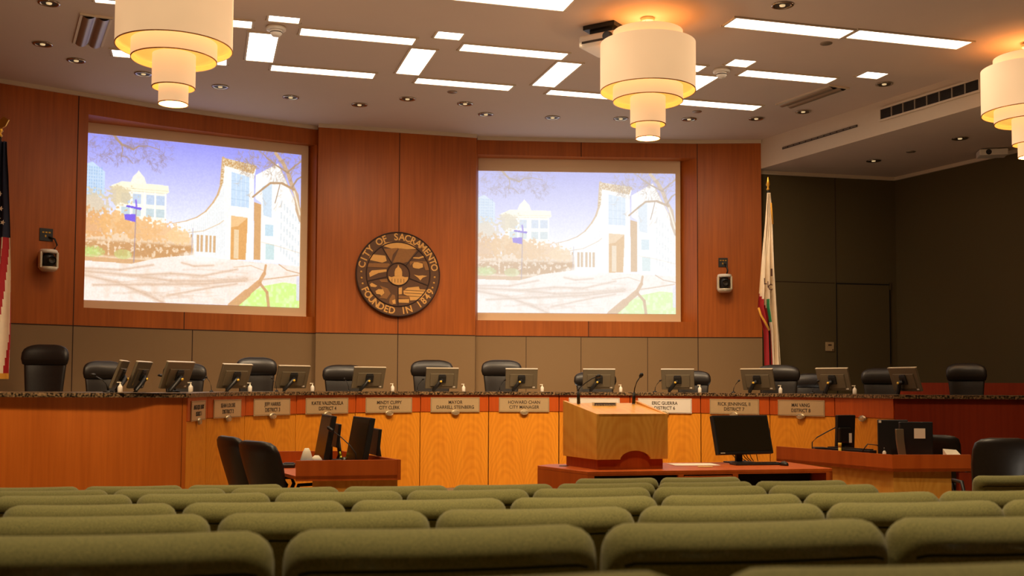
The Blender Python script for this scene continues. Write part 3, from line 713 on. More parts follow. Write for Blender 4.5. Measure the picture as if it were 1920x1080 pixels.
# unlit troffers
for pts, lab in (([(152, 26), (208, 31), (193, 86), (138, 79)], 'dark unlit ceiling troffer with curved metal reflectors left of the leftmost drum lamp'), ([(1553, 160), (1592, 163), (1492, 198), (1455, 195)], 'slim unlit ceiling troffer between the light panels and the fascia')):
    P = [atz(x, y, ZC) for x, y in pts]; c = sum(P, Vector()) / 4; e1 = (P[1] - P[0]).length / 2; e2 = ((P[3] - P[0]) + (P[2] - P[1])).length / 4
    v = (P[0] - P[3]); o = thing('ceiling_troffer', (c.x, c.y, ZC), math.atan2(v.y, v.x) - PI / 2, lab, 'ceiling troffer', 'unlit ceiling troffers')
    fr = MB()
    for x, y, sx, sy in ((0, e2, 2 * e1 + .04, .03), (0, -e2, 2 * e1 + .04, .03), (e1, 0, .03, 2 * e2), (-e1, 0, .03, 2 * e2)): fr.box((x, y, -.012), (sx, sy, .024))
    fr.build('frame', M_trim, o)
    tr = MB(); ns = 12; prof = [(-e1 + 2 * e1 * k / ns, -.004 - .05 * abs(math.sin(2 * PI * k / ns)) ** .8) for k in range(ns + 1)]
    vs = [(x, y, z) for y in (-e2 + .012, e2 - .012) for x, z in prof]
    tr.add(vs, [(k, k + 1, ns + 2 + k, ns + 1 + k) for k in range(ns)], 0, True); tr.build('reflector', M_refl, o)

# fascia grille and slot
fa = math.atan2(-fd.y, -fd.x); fnr = Vector((fd.y, -fd.x))          # towards the room's left
def fascia_pt(px):
    d = Vector(((px - 960) / F_PX, 1)); t = (f0.x * fd.y - f0.y * fd.x) / (d.x * fd.y - d.y * fd.x); return d * t
ga, gb = fascia_pt(1659.5), fascia_pt(1847); gm = (ga + gb) / 2; gl = (ga - gb).length
zt = CAMZ + (725.3 - 201) * ga.y / F_PX; zb = CAMZ + (725.3 - 219.5) * ga.y / F_PX
if True:
    ax = math.atan2(fd.y, fd.x) ; nn = fnr if fnr.x < 0 else -fnr
    o = thing('air_grille', (gm.x + nn.x * .01, gm.y + nn.y * .01, (zt + zb) / 2), ax, 'long dark slatted air grille in the white fascia near the rightmost drum lamp', 'air vent')
    hh = zt - zb; sgn = -1
    fr = MB()
    for z in (hh / 2 + .015, -hh / 2 - .015): fr.box((0, sgn * .01, z), (gl + .06, .02, .03))
    for x in (-gl / 2 - .015, gl / 2 + .015): fr.box((x, sgn * .01, 0), (.03, .02, hh))
    fr.build('frame', M_trim, o); MB().box((0, 0, 0), (gl, .008, hh)).build('backing', M_black2, o)
    sl = MB()
    for k in range(9): sl.box((0, sgn * .01, -hh / 2 + hh * (k + .5) / 9), (gl, .012, .006))
    for k in range(1, 8): sl.box((-gl / 2 + gl * k / 8, sgn * .012, 0), (.025, .016, hh), 0, 1)
    sl.build('slats', [M_vent, M_refl], o)
    sa, sb = fascia_pt(1472), fascia_pt(1614); sm_ = (sa + sb) / 2; zc1 = CAMZ + (724.8 - 275) * sa.y / F_PX
    o = thing('slot_diffuser', (sm_.x + nn.x * .01, sm_.y + nn.y * .01, zc1), ax, 'narrow dark slot vent low on the white fascia above the flag corner', 'air vent')
    MB().box((0, sgn * .004, 0), ((sa - sb).length, .012, .035)).build('slot', M_vent, o)
    bl = MB()
    for k in range(12): bl.box((-(sa - sb).length / 2 + (sa - sb).length * (k + .5) / 12, sgn * .011, 0), (.12, .006, .012))
    bl.build('blades', M_refl, o)
# white box on the right wall under the soffit
bx = Vector(RW[2]).lerp(Vector(RW[3]), .19); p = atz(1860, 280, ZSOF)
o = thing('white_wall_projector', (p.x, p.y, ZSOF - .02), math.radians(-12), 'small white projector box under the dark soffit close to the rightmost drum lamp', 'projector')
MB().box((0, 0, -.05), (.44, .3, .1)).build('housing', M_white, o, .015); MB().lathe([(.045, -.152), (.045, -.145), (.02, -.14)], (-.08, 0, -.05), 16, axis='y', caps=True).build('lens', M_black, o)
MB().box((0, 0, .008), (.12, .12, .024)).build('mount', M_white, o)
# ceiling projector near the middle lamp
p = atz(1134, 50, ZS)
o = thing('ceiling_projector', (p.x, p.y, ZS), math.radians(-33), 'white projector on a black bracket hung behind the middle drum lamp', 'projector')
MB().box((0, .05, -.2), (.5, .5, .15)).build('housing', M_white, o, .03, 3)
br = MB(); br.box((0, .05, -.03), (.42, .42, .05)); br.box((0, .05, -.09), (.3, .3, .1)); br.build('bracket', M_black, o)
MB().box((0, -.202, -.22), (.4, .01, .025)).build('vent_slot', M_vent, o); MB().lathe([(.05, -.25), (.06, -.21), (.06, -.2)], (.15, 0, -.2), 20, axis='y').build('lens', M_black, o)

# ------------------------------------------------------------------ tiered drum lamps
def drum_lamp():
    o = thing('tiered_drum_lamp', (0, 0, 0), 0, '', 'chandelier', 'tiered drum lamps')
    MB().lathe([(0, 0), (.075, 0), (.08, -.01), (.08, -.035), (.06, -.045), (0, -.045)], n=28, caps=False).build('canopy', M_white, o)
    st = MB(); st.tube([(0, 0, -.03), (0, 0, -1.2)], .012)
    for a in (0, 2.1, 4.2): st.tube([(.045 * math.cos(a), .045 * math.sin(a), -.03), (.3 * math.cos(a), .3 * math.sin(a), -.34)], .003, 5)
    st.build('stem', M_white, o)
    def tier(r, z0, z1, cap=True):
        t = 'shade'
        m = MB(); m.lathe([(r, z0), (r, z1)], n=64, caps=False, mi=0); m.lathe([(r - .006, z1), (r - .006, z0)], n=64, caps=False, mi=1)
        m.lathe([(r, z1), (r - .006, z1)], n=64, caps=False, mi=1); m.lathe([(r, z0), (r - .006, z0)], n=64, caps=False, mi=0)
        s = m.build(t, [M_shade_out, M_shade_in], o)
        rm = MB(); rm.lathe([(r + .002, z1 + .006), (r + .003, z1 - .003), (r - .007, z1 - .003)], n=64, caps=False); rm.build('hem', M_shutter, s)
        if cap:
            dsc = MB(); dsc.lathe([(r - .01, z1 + .05), (0, z1 + .05)], n=48, caps=False, mi=0); dsc.build('diffuser_disc', M_shade_in, s)
    tier(.407, -.17, -.32, False); tier(.554, -.31, -.87); tier(.407, -.80, -.99); tier(.205, -.93, -1.265); tier(.141, -1.2, -1.425)
    return o
proto = drum_lamp(); LAMPS = []
for i, (px, Y, dz, lab) in enumerate(((315, 10.55, -.15, 'leftmost drum lamp, hanging near the left screen with its top out of view'), (1216, 12.6, 0, 'middle drum lamp hanging over the lectern, its canopy in view'), (1940, 13.45, -.02, 'rightmost drum lamp, cut by the right edge of the view'))):
    o = proto if i == 0 else copy_tree(proto); x = (px - 960) / F_PX * Y; place(o, (x, Y, ZS + dz), 0, lab); LAMPS.append((x, Y, ZS + dz))

# ------------------------------------------------------------------ council dais
dais = thing('council_dais', (DC.x, DC.y, 0), 0, 'curved council dais faced in golden veneer under a red wood band', 'dais')
for i in range(12):
    a, b = dpt(i), dpt(i + 1); m_ = (a + b) / 2 - DC; L_ = (b - a).length; an = math.atan2(b.y - a.y, b.x - a.x)
    MB().box((0, .02, .5525), (L_ - .012, .04, 1.105)).build('lower_panel', M_yellow, dais, .003, loc=(m_.x, m_.y, 0), rz=an)
    MB().box((0, .016, 1.2315), (L_ - .012, .05, .247)).build('band_panel', M_accent, dais, .003, loc=(m_.x, m_.y, 0), rz=an)
bk = MB()
for i in range(12):
    a, b = dpt(i, DR + .045) - DC, dpt(i + 1, DR + .045) - DC; strip(bk, a, b, 0, 1.355, 0)
bk.build('carcass', M_seam, dais)
LWa, LWb = Vector((-3.37, 11.36)), Vector((-8.4, 10.9)); RWa, RWb = Vector((4.705, 13.46)), Vector((9.6, 12.54))
def wing(a, b, mat, lab):
    d = (b - a).normalized(); n = Vector((-d.y, d.x)); n = n if n.y > 0 else -n
    return tag(MB().prism([a, b, b + n * .06, a + n * .06], 0, 1.355).build('dais_wing_panel', mat), lab, 'dais panel')
wing(LWa, LWb, M_wing, 'plain brown wood wing wall closing the left end of the dais'); wing(RWa, RWb, M_darkred, 'dark red wood wing wall closing the right end of the dais')
ct = MB(); pf = [dpt(i, DR - .04) for i in range(13)]; pb = [dpt(i, DR + .62) for i in range(13)]
for i in range(12): ct.prism([pf[i], pf[i + 1], pb[i + 1], pb[i]], 1.355, ZCT)
ct.prism([pf[0], pb[0], Vector((-4.3, 12.9)), Vector((-8.4, 12.6)), LWb + Vector((0, -.04)), LWa + Vector((.02, -.04))], 1.355, ZCT)
ct.prism([pf[12], RWa + Vector((-.02, -.04)), RWb + Vector((0, -.04)), RWb + Vector((0, .7)), Vector((5.4, 14.0)), pb[12]], 1.355, ZCT)
tag(ct.build('granite_countertop', M_granite), 'speckled brown granite countertop along the whole curved dais', 'countertop')

# nameplates and medallions
NP = [('ANGELIQUE ASHBY\nDISTRICT 1', 'metal nameplate at the far left end of the dais, seen almost edge on'), ('SEAN LOLOEE\nDISTRICT 2', 'metal nameplate reading district 2 on the red dais band'), ('JEFF HARRIS\nDISTRICT 3', 'metal nameplate reading district 3 on the red dais band'),
 ('KATIE VALENZUELA\nDISTRICT 4', 'metal nameplate reading district 4 on the red dais band'), ('MINDY CUPPY\nCITY CLERK', 'metal nameplate reading city clerk on the red dais band'), ('MAYOR\nDARRELL STEINBERG', 'metal nameplate whose first line reads mayor on the red dais band'),
 ('HOWARD CHAN\nCITY MANAGER', 'metal nameplate reading city manager on the red dais band'), (None, 'nameplate almost hidden behind the lectern, only its upper edge in view'), ('ERIC GUERRA\nDISTRICT 6', 'metal nameplate reading district 6 on the red dais band'),
 ('RICK JENNINGS, II\nDISTRICT 7', 'metal nameplate reading district 7 on the red dais band'), ('MAI VANG\nDISTRICT 8', 'metal nameplate reading district 8 on the red dais band')]
MW = ['left end of the dais', 'district 2 plate', 'district 3 plate', 'district 4 plate', 'city clerk plate', 'mayor plate', 'city manager plate', 'plate hidden behind the lectern', 'district 6 plate', 'district 7 plate', 'district 8 plate', '']
for i in range(12):
    a, b = dpt(i), dpt(i + 1); m_ = (a + b) / 2; an = math.atan2(b.y - a.y, b.x - a.x); n = Vector((math.sin(an), -math.cos(an)))
    if i < 11:
        o = thing('nameplate', (m_.x + n.x * .012, m_.y + n.y * .012, 1.208), an, NP[i][1], 'nameplate', 'nameplates along the dais')
        if i == 8: wdt = .80
        else: wdt = .755
        MB().box((0, -.004, 0), (wdt, .008, .215)).build('plate', M_plate if i not in (7, 8) else M_white, o)
        ln = MB()
        for z in (.097, -.097): ln.box((0, -.0085, z), (wdt - .02, .002, .004))
        for x in (-wdt / 2 + .01, wdt / 2 - .01): ln.box((x, -.0085, 0), (.004, .002, .194))
        ln.build('border_line', M_plateedge, o)
        if NP[i][0]:
            l1, l2 = NP[i][0].split('\n'); lt = MB(); wall_text(lt, l1, .068, (0, -.009, .036), sx=.92, bold=.0004); wall_text(lt, l2, .068, (0, -.009, -.036), sx=.92, bold=.0004)
            lt.build('lettering', M_letter, o)
    o = thing('oval_medallion', (m_.x + n.x * .022, m_.y + n.y * .022, 1.095), an, ('oval pewter medallion under the ' + MW[i]) if 0 < i < 11 else ('oval pewter medallion at the left end of the dais' if i == 0 else 'oval pewter medallion on the last dais panel, with no nameplate above it'), 'medallion', 'medallions along the dais')
    MB().lathe([(0, -.022), (.05, -.02), (.062, -.014), (.066, -.004), (.066, 0)], n=28, axis='y', sy=.62, caps=False).build('disc', M_medal, o)
    MB().lathe([(.046, -.021), (.05, -.025), (.055, -.02)], n=28, axis='y', sy=.62, caps=False).build('raised_rim', M_medal, o)

# ------------------------------------------------------------------ dais monitors on arms, microphones, sanitiser bottles
def dais_monitor():
    o = thing('dais_monitor', (0, 0, 0), 0, '', 'monitor', 'monitors along the dais')
    tl = math.radians(20); R = Matrix.Rotation(tl, 3, 'X'); c = Vector((0, 0, .195))
    def tb(mb, cc, size, mi=0): mb.box(c + R @ Vector(cc), size, 0, mi, tl)
    m = MB(); tb(m, (0, 0, 0), (.49, .03, .32)); tb(m, (0, -.018, -.02), (.36, .02, .2)); m.build('casing', M_silver, o, .006)
    m = MB(); tb(m, (0, 0, .162), (.492, .034, .008)); m.build('top_edge', M_silverlite, o)
    m = MB(); tb(m, (0, .0165, 0), (.47, .003, .3)); m.build('screen', M_screenoff, o)
    m = MB(); tb(m, (0, -.035, 0), (.115, .03, .115)); tb(m, (0, -.035, .05), (.1, .02, .05)); m.build('mount_plate', M_black, o, .008)
    m = MB(); tb(m, (.19, -.0165, -.13), (.04, .003, .018)); m.build('sticker', M_white, o)
    m = MB(); k = c + R @ Vector((0, -.055, -.01)); m.tube([k, k + Vector((-.03, -.02, -.02)), (-.13, .0, .02), (-.13, .0, 0)], [.03, .028, .026, .03], 10); m.build('arm', M_black, o)
    m = MB(); m.lathe([(0, -.012), (.016, -.01), (.016, 0)], (k.x - .03, k.y - .045, k.z - .02), 14, axis='y', caps=False); m.build('joint_cap', M_yellowdot, o)
    return o
def gooseneck(name='desk_microphone'):
    o = thing(name, (0, 0, 0), 0, '', 'microphone', 'gooseneck microphones along the dais')
    MB().lathe([(0, .0), (.04, 0), (.04, .015), (.012, .03), (0, .03)], n=20, caps=False).build('base', M_black, o)
    MB().tube([(0, 0, .02), (.01, 0, .1), (.05, .0, .18), (.1, .01, .235)], [.008, .006, .005, .006], 8).build('gooseneck', M_black, o)
    MB().tube([(.095, .01, .23), (.108, .012, .243), (.122, .013, .256), (.128, .014, .262)], [.01, .02, .02, .008], 10).build('head', M_black, o)
    return o
def bottle():
    o = thing('sanitizer_bottle', (0, 0, 0), 0, '', 'pump bottle', 'small white pump bottles along the dais')
    MB().lathe([(0, 0), (.024, 0), (.026, .006), (.026, .06), (.018, .075), (.008, .08), (0, .08)], n=20, caps=False).build('bottle', M_white, o)
    m = MB(); m.lathe([(.01, .078), (.01, .09), (.005, .092), (.005, .108), (0, .108)], n=12, caps=False); m.box((-.012, 0, .11), (.045, .014, .01)); m.build('pump', M_paper, o)
    return o
names = ['the district 1 seat', 'the district 2 seat', 'the district 3 seat', 'the district 4 seat', 'the city clerk seat', 'the mayor seat', 'the city manager seat', 'the seat behind the lectern', 'the district 6 seat', 'the district 7 seat', 'the district 8 seat', '']
mpx = [(225, 12.15, 'steeply turned monitor furthest left on the dais counter'), (263, 12.6, 'monitor turned half away, second from the left end of the dais counter'), (333, 0, 'monitor in front of the third black chair, over the district 2 plate'), (441, 0, 'monitor over the district 3 plate, just left of a tall black chair'),
 (549, 0, 'monitor over the gap between the district 3 and district 4 plates'), (692, 0, 'monitor over the left edge of the city clerk plate'), (829, 0, 'monitor over the mayor plate'), (978, 0, 'monitor over the city manager plate'), (1123, 0, 'monitor right behind the lectern microphones'),
 (1271, 0, 'monitor over the right side of the district 6 plate'), (1421, 0, 'monitor over the right side of the district 7 plate'), (1563, 0, 'monitor at the last bare dais panel, next to the dark armless chair'), (1697, 0, 'monitor furthest right on the dais counter')]
proto = dais_monitor()
for i, (px, Y, lab) in enumerate(mpx):
    o = proto if i == 0 else copy_tree(proto)
    p = Vector(((px - 960) / F_PX * Y, Y)) if Y else arc_pt(px, DR + .40)
    if i == 12: p = Vector(((px - 960) / F_PX * 14.2, 14.2))
    rz = math.radians((100, 90, 70, 57, 43, 30, 14, 4, 0, -14, -36, -48, -66)[i])
    place(o, (p.x, p.y, ZCT + .001), rz, lab)
    if i > 8: o.scale = (1, 1, 1)
proto = bottle()
bpx = [(227, 11.8), (359, 12.4), (470, 0), (587, 0), (737, 0), (870, 0), (1017, 0), (1164, 0), (1312, 0), (1463, 0), (1602, 0)]
bl_ = ['between the two turned monitors at the left end', 'right of the monitor over the district 2 plate', 'above the left half of the district 3 plate', 'above the left part of the district 4 plate', 'above the right part of the city clerk plate', 'above the right part of the mayor plate', 'above the right part of the city manager plate', 'between the two lectern microphones', 'between the district 6 and district 7 plates', 'above the left edge of the district 8 plate', 'above the bare last dais panel']
for i, (px, Y) in enumerate(bpx):
    o = proto if i == 0 else copy_tree(proto); p = Vector(((px - 960) / F_PX * Y, Y)) if Y else arc_pt(px, DR + .2)
    place(o, (p.x, p.y, ZCT + .001), 0, 'small white pump bottle on the counter ' + bl_[i])
proto = gooseneck()
gpx = [(205, 12.0, -1, .32, 'crossing the second black chair from the left'), (330, 12.7, -1, .25, 'leaning left beside the third black chair'), (398, 0, -1, .2, 'just left of the monitor over the district 3 plate'), (520, 0, -1, .2, 'in front of the tall black chair over the district 3 plate'), (655, 0, -1, .2, 'in front of the chair over the district 4 plate'),
 (783, 0, 1, .2, 'in front of the chair over the mayor plate'), (937, 0, 1, .2, 'in front of the chair over the city manager plate'), (1228, 0, 1, .2, 'left of the monitor over the district 6 plate'), (1375, 0, 1, .2, 'left of the monitor over the district 7 plate'), (1523, 0, 1, .2, 'left of the monitor over the bare dais panel')]
for i, (px, Y, sg, s_, lab) in enumerate(gpx):
    o = proto if i == 0 else copy_tree(proto); p = Vector(((px - 960) / F_PX * Y, Y)) if Y else arc_pt(px, DR + .3)
    sx = 1.5 if i < 2 else (.75 if sg > 0 else .55)
    place(o, (p.x, p.y, ZCT + .001), 0 if sg > 0 else PI, 'thin black gooseneck microphone ' + lab, (sx, 1, .78 if i < 2 else .72))

# ------------------------------------------------------------------ black leather chairs (local front = -y)
def exec_chair():
    o = thing('leather_office_chair', (0, 0, 0), 0, '', 'chair', 'black leather chairs')
    m = MB(); m.loft([(.50, .20, .03, .20, .03), (.52, .235, .05, .205, .04), (.6, .25, .055, .22, .05), (.75, .26, .055, .245, .06), (.95, .28, .055, .265, .06), (1.08, .295, .05, .28, .055), (1.14, .295, .035, .285, .05)])
    m.build('backrest', M_leather, o)
    m = MB(); m.loft([(1.04, .27, .03, .262, .05), (1.06, .31, .065, .262, .065), (1.12, .33, .08, .268, .07), (1.19, .322, .082, .275, .065), (1.23, .298, .075, .28, .055), (1.255, .26, .062, .284, .04), (1.274, .2, .045, .286, .03), (1.285, .12, .025, .287, .02)], e=2.6)
    m.build('headrest', M_leather, o)
    m = MB(); m.loft([(.40, .2, .2, -.02, 0), (.415, .25, .25, -.02, 0), (.47, .265, .265, -.02, 0), (.5, .25, .25, -.02, 0), (.512, .2, .2, -.02, 0)], e=4); m.build('seat', M_leather, o)
    for s_ in (-1, 1):
        m = MB(); m.tube([(s_ * .27, .14, .42), (s_ * .31, .12, .55), (s_ * .31, .1, .67), (s_ * .31, -.14, .67), (s_ * .3, -.17, .62), (s_ * .27, -.14, .42)], .018, 8); m.box((s_ * .31, -.02, .69), (.06, .28, .03)); m.build('armrest', M_black, o, .006)
    MB().lathe([(.03, .08), (.03, .3), (.045, .3), (.045, .4), (0, .4)], n=16).build('column', M_metal, o)
    m = MB()
    for k in range(5):
        a = 2 * PI * k / 5 + .3; m.tube([(0, 0, .1), (.15 * math.cos(a), .15 * math.sin(a), .095), (.31 * math.cos(a), .31 * math.sin(a), .065)], [.03, .024, .016], 8)
    b = m.build('base', M_black, o)
    for k in range(5):
        a = 2 * PI * k / 5 + .3; MB().lathe([(0, -.025), (.028, -.022), (.03, 0), (.028, .022), (0, .025)], (.31 * math.cos(a), .31 * math.sin(a), .03), 14, axis='x', caps=False).build('caster', M_black, b)
    return o
def task_chair(rounder=False):                # plain curved shell back, armrests
    o = thing('task_chair', (0, 0, 0), 0, '', 'chair', 'black desk chairs')
    m = MB(); m.loft([(.44, .17, .02, .19, .02), (.46, .2, .035, .195, .03), (.6, .225, .045, .225, .045), (.8, .25, .048, .275, .05), (.92, .25, .046, .305, .045), (.98, .235, .04, .315, .035), (1.01, .19, .03, .318, .025), (1.022, .12, .015, .318, .01)], e=3.6); m.build('backrest', M_leather, o)
    m = MB(); m.loft([(.40, .2, .2, 0, 0), (.415, .235, .235, 0, 0), (.46, .25, .25, 0, 0), (.49, .235, .235, 0, 0), (.5, .19, .19, 0, 0)], e=4); m.build('seat', M_leather, o)
    for s_ in (-1, 1):
        m = MB(); m.tube([(s_ * .24, .16, .42), (s_ * .28, .14, .52), (s_ * .285, .1, .64), (s_ * .285, -.12, .64), (s_ * .27, -.15, .58), (s_ * .24, -.1, .42)], .016, 8); m.build('armrest', M_black, o)
    MB().lathe([(.028, .08), (.028, .3), (.04, .3), (.04, .4), (0, .4)], n=16).build('column', M_metal, o)
    m = MB()
    for k in range(5):
        a = 2 * PI * k / 5 + .3; m.tube([(0, 0, .1), (.15 * math.cos(a), .15 * math.sin(a), .095), (.29 * math.cos(a), .29 * math.sin(a), .065)], [.03, .024, .016], 8)
    b = m.build('base', M_black, o)
    for k in range(5):
        a = 2 * PI * k / 5 + .3; MB().lathe([(0, -.025), (.028, -.022), (.03, 0), (.028, .022), (0, .025)], (.29 * math.cos(a), .29 * math.sin(a), .03), 14, axis='x', caps=False).build('caster', M_black, b)
    return o
# px, depth (0 = on the arc behind the dais), pixel row of the top, pixel width, turn, words
CH = [(77, 14.6, 646, 86, 8, 'tall black leather chair furthest left, by the striped flag'), (200, 14.2, 677, 74, 28, 'black leather chair turned sideways behind the two leftmost monitors'), (345, 14.9, 681, 80, 12, 'black leather chair behind the third monitor from the left'),
 (482, 0, 670, 76, 14, 'tall black leather chair behind the dais over the district 3 plate'), (646, 0, 684, 80, 10, 'low black leather chair behind the dais over the district 4 plate'), (810, 0, 675, 80, 4, 'black leather chair behind the mayor plate, below the right rim of the seal'), (944, 0, 675, 77, 8, 'black leather chair behind the city manager plate'),
 (1118, 0, 697, 80, 0, 'low black leather chair mostly covered by the monitor behind the lectern'), (1300, 0, 695, 66, -8, 'low black leather chair mostly covered by the monitor over the district 6 plate'), (1460, 0, 684, 80, -12, 'black leather chair below the white and red flag'), (1512, 17.0, 700, 60, -30, 'dark low chair standing in shadow right of the white and red flag'),
 (1654, 15.6, 690, 74, -16, 'black leather chair in front of the olive door'), (1814, 14.9, 681, 72, -18, 'black leather chair alone at the far right, before the low red partition')]
proto = exec_chair()
for i, (px, Y, top, wpx, rz, lab) in enumerate(CH):
    p = Vector(((px - 960) / F_PX * Y, Y)) if Y else arc_pt(px, DR + 1.15)
    o = proto if i == 0 else copy_tree(proto)
    hzp = HZ + ROLL * (px - 960); zt_ = CAMZ + (hzp - top) * (p.y + .28) / F_PX; k = (zt_ - ZD) / 1.285
    place(o, (p.x, p.y, ZD), math.radians(rz), lab, (wpx * (p.y + .2) / F_PX / .66, 1, k))

# ------------------------------------------------------------------ lectern and presentation table
TT = .78
A, B, C_, D_ = Vector((.235, 9.87)), Vector((.637, 9.2)), Vector((2.83, 9.69)), Vector((2.62, 10.55)); E_ = Vector((.35, 10.05))
fdv = (C_ - B).normalized(); fan = math.atan2(fdv.y, fdv.x)
def loc2(p): q = p - B; return Vector((q.dot(fdv), q.dot(Vector((-fdv.y, fdv.x)))))
tbl = thing('presentation_table', (B.x, B.y, 0), fan, 'long cherry wood table with open shelves carrying the lectern and a monitor', 'table')
lp = [loc2(v) for v in (A, B, C_, D_, E_)]; LT = (C_ - B).length
MB().prism(lp, TT - .03, TT).build('tabletop', M_desk, tbl, .004)
cs = MB(); h0 = TT - .03
cs.box((LT / 2, .015, h0 - .004), (LT, .03, .008))                           # rail
for x, wd in ((.03, .06), (.83, .05), (1.33, .05), (LT - .03, .06)): cs.box((x, .015, (h0 - .008) / 2), (wd, .03, h0 - .008))
cs.box((LT / 2, .02, .05), (LT, .03, .1)); cs.build('front_frame', M_desk, tbl)
sv = MB(); l0, l4, l3 = lp[0], lp[4], lp[3]
sv.prism([lp[0], lp[1], lp[1] + Vector((.03, .02)), lp[0] + Vector((.03, .02))], 0, h0); sv.prism([lp[2], lp[3], lp[3] - Vector((.03, 0)), lp[2] - Vector((.03, 0))], 0, h0); sv.prism([lp[3], lp[4], lp[4] - Vector((0, .02)), lp[3] - Vector((0, .02))], 0, h0); sv.prism([lp[4], lp[0], lp[0] + Vector((.02, -.01)), lp[4] + Vector((.02, -.01))], 0, h0)
sv.build('carcass', M_desk, tbl)
MB().box((LT / 2, .16, .35), (LT - .12, .24, .02)).build('shelf', M_desk, tbl); MB().box((LT / 2, .45, .72), (LT - .1, .02, .05)).build('void_shade_strip', M_black2, tbl)  # black strip painted in for shade deep in the shelf openings
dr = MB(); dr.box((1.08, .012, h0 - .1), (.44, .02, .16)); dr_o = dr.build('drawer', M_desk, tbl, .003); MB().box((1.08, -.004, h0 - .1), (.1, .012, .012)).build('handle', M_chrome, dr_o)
inn = MB(); inn.box((LT / 2, .3, .38), (LT - .14, .02, .72)); inn.build('void_shade_panel', M_black2, tbl)  # black sheet close behind the openings imitates their interior shade
# lectern
PA, PB, PC, PD = Vector((.464, 9.9)), Vector((.725, 9.35)), Vector((1.357, 9.53)), Vector((1.163, 10.1))
ld = (PC - PB).normalized(); lan = math.atan2(ld.y, ld.x); lnv = Vector((-ld.y, ld.x))
def lq(p): q = p - PB; return Vector((q.dot(ld), q.dot(lnv)))
lec = thing('lectern', (PB.x, PB.y, TT), lan, 'light oak lectern box with sloped top and arched cutout on a red plinth', 'lectern')
qa, qb, qc, qd = lq(PA), lq(PB), lq(PC), lq(PD); zf, zr, z0_ = 1.257 - TT, 1.352 - TT, .868 - TT
W_ = qc.x
arch = [(0, z0_), (W_ * .33, z0_)] + [(W_ * (.33 + .05 * 0) + (W_ * .42) * (k / 12), z0_ + .012 + .062 * math.sin(PI * k / 12) ** .6) for k in range(0, 13)] + [(W_ * .75, z0_), (W_, z0_), (W_, zf), (0, zf)]
m = MB(); m.slab_xz(arch, 0, .025); m.build('front_panel', M_podium, lec)
def sidew(p, q, t, za, zb_, name):
    n = (q - p).normalized(); n = Vector((-n.y, n.x)); c = (qa + qb + qc + qd) / 4
    if (c - p).dot(n) < 0: n = -n
    mm = MB(); mm.prism([p, q, q + n * t, p + n * t], z0_, z0_ + .1)
    v = [(p.x, p.y, z0_), (q.x, q.y, z0_), (q.x + n.x * t, q.y + n.y * t, z0_), (p.x + n.x * t, p.y + n.y * t, z0_), (p.x, p.y, za), (q.x, q.y, zb_), (q.x + n.x * t, q.y + n.y * t, zb_), (p.x + n.x * t, p.y + n.y * t, za)]
    mm = MB(); mm.add(v, [(0, 1, 2, 3), (7, 6, 5, 4), (0, 4, 5, 1), (1, 5, 6, 2), (2, 6, 7, 3), (3, 7, 4, 0)]); mm.build(name, M_podium, lec)
sidew(qb, qa, .03, zf, zr + .01, 'side_panel'); sidew(qc, qd, .03, zf, zr + .01, 'side_panel')
sidew(qa, qd, .02, zr - .02, zr - .02, 'rear_panel')
dp = .012; m = MB(); m.add([(qb.x + .02, qb.y + .0, zf - .002), (qc.x - .02, qc.y + .0, zf - .002), (qd.x - .02, qd.y, zr - dp), (qa.x + .02, qa.y, zr - dp), (qb.x + .02, qb.y, zf - .022), (qc.x - .02, qc.y, zf - .022), (qd.x - .02, qd.y, zr - dp - .02), (qa.x + .02, qa.y, zr - dp - .02)], [(0, 1, 2, 3), (7, 6, 5, 4), (0, 4, 5, 1), (1, 5, 6, 2), (2, 6, 7, 3), (3, 7, 4, 0)]); m.build('sloped_top', M_podium, lec)
c0 = (qa + qb + qc + qd) / 4; m = MB(); m.prism([c0 + (p - c0) * .92 + Vector((0, .02)) for p in (qa, qb, qc, qd)], .001, z0_ + .1); m.build('plinth', M_accent, lec)
# lectern microphones and sign
def lect_mic(px, pts, lab):
    P = [atY(x, y, Y) for x, y, Y in pts]; b0 = P[0]
    o = thing('lectern_microphone', b0, 0, lab, 'microphone', 'lectern microphones')
    q = [p - b0 for p in P]
    MB().tube([q[0], q[0].lerp(q[1], .6), q[1]], [.016, .015, .009], 10).build('base', M_black, o)
    MB().tube(q[1:], .005, 8).build('gooseneck', M_black, o); v = (q[-1] - q[-2]).normalized()
    MB().tube([q[-1] - v * .005, q[-1] + v * .01, q[-1] + v * .035, q[-1] + v * .045], [.008, .017, .017, .006], 12).build('head', M_black, o)
lect_mic(0, [(1085, 757, 9.88), (1084, 733, 9.88), (1087, 727, 9.87), (1098, 718, 9.83), (1110, 710, 9.79), (1118, 707, 9.77)], 'left gooseneck microphone on the lectern, bent over to the right')
lect_mic(0, [(1188, 757, 10.02), (1189, 736, 10.02), (1190, 728, 10.02), (1194, 716, 10.0), (1200, 707, 9.98)], 'right gooseneck microphone on the lectern, standing nearly upright')
p = atY(1133, 764.5, 9.86)
o = thing('small_table_sign', (p.x, p.y, p.z), lan, 'small framed navy sign with white letters at the back of the lectern top', 'sign')
MB().box((0, 0, .024), (.225, .035, .05)).build('frame', M_paper, o, .002); MB().box((0, -.0185, .024), (.2, .003, .034)).build('plate', M_navyplate, o)
lt = MB(); wall_text(lt, 'USE BOTH MICROPHONES', .021, (0, -.021, .024), sx=.78); lt.build('lettering', M_white, o)
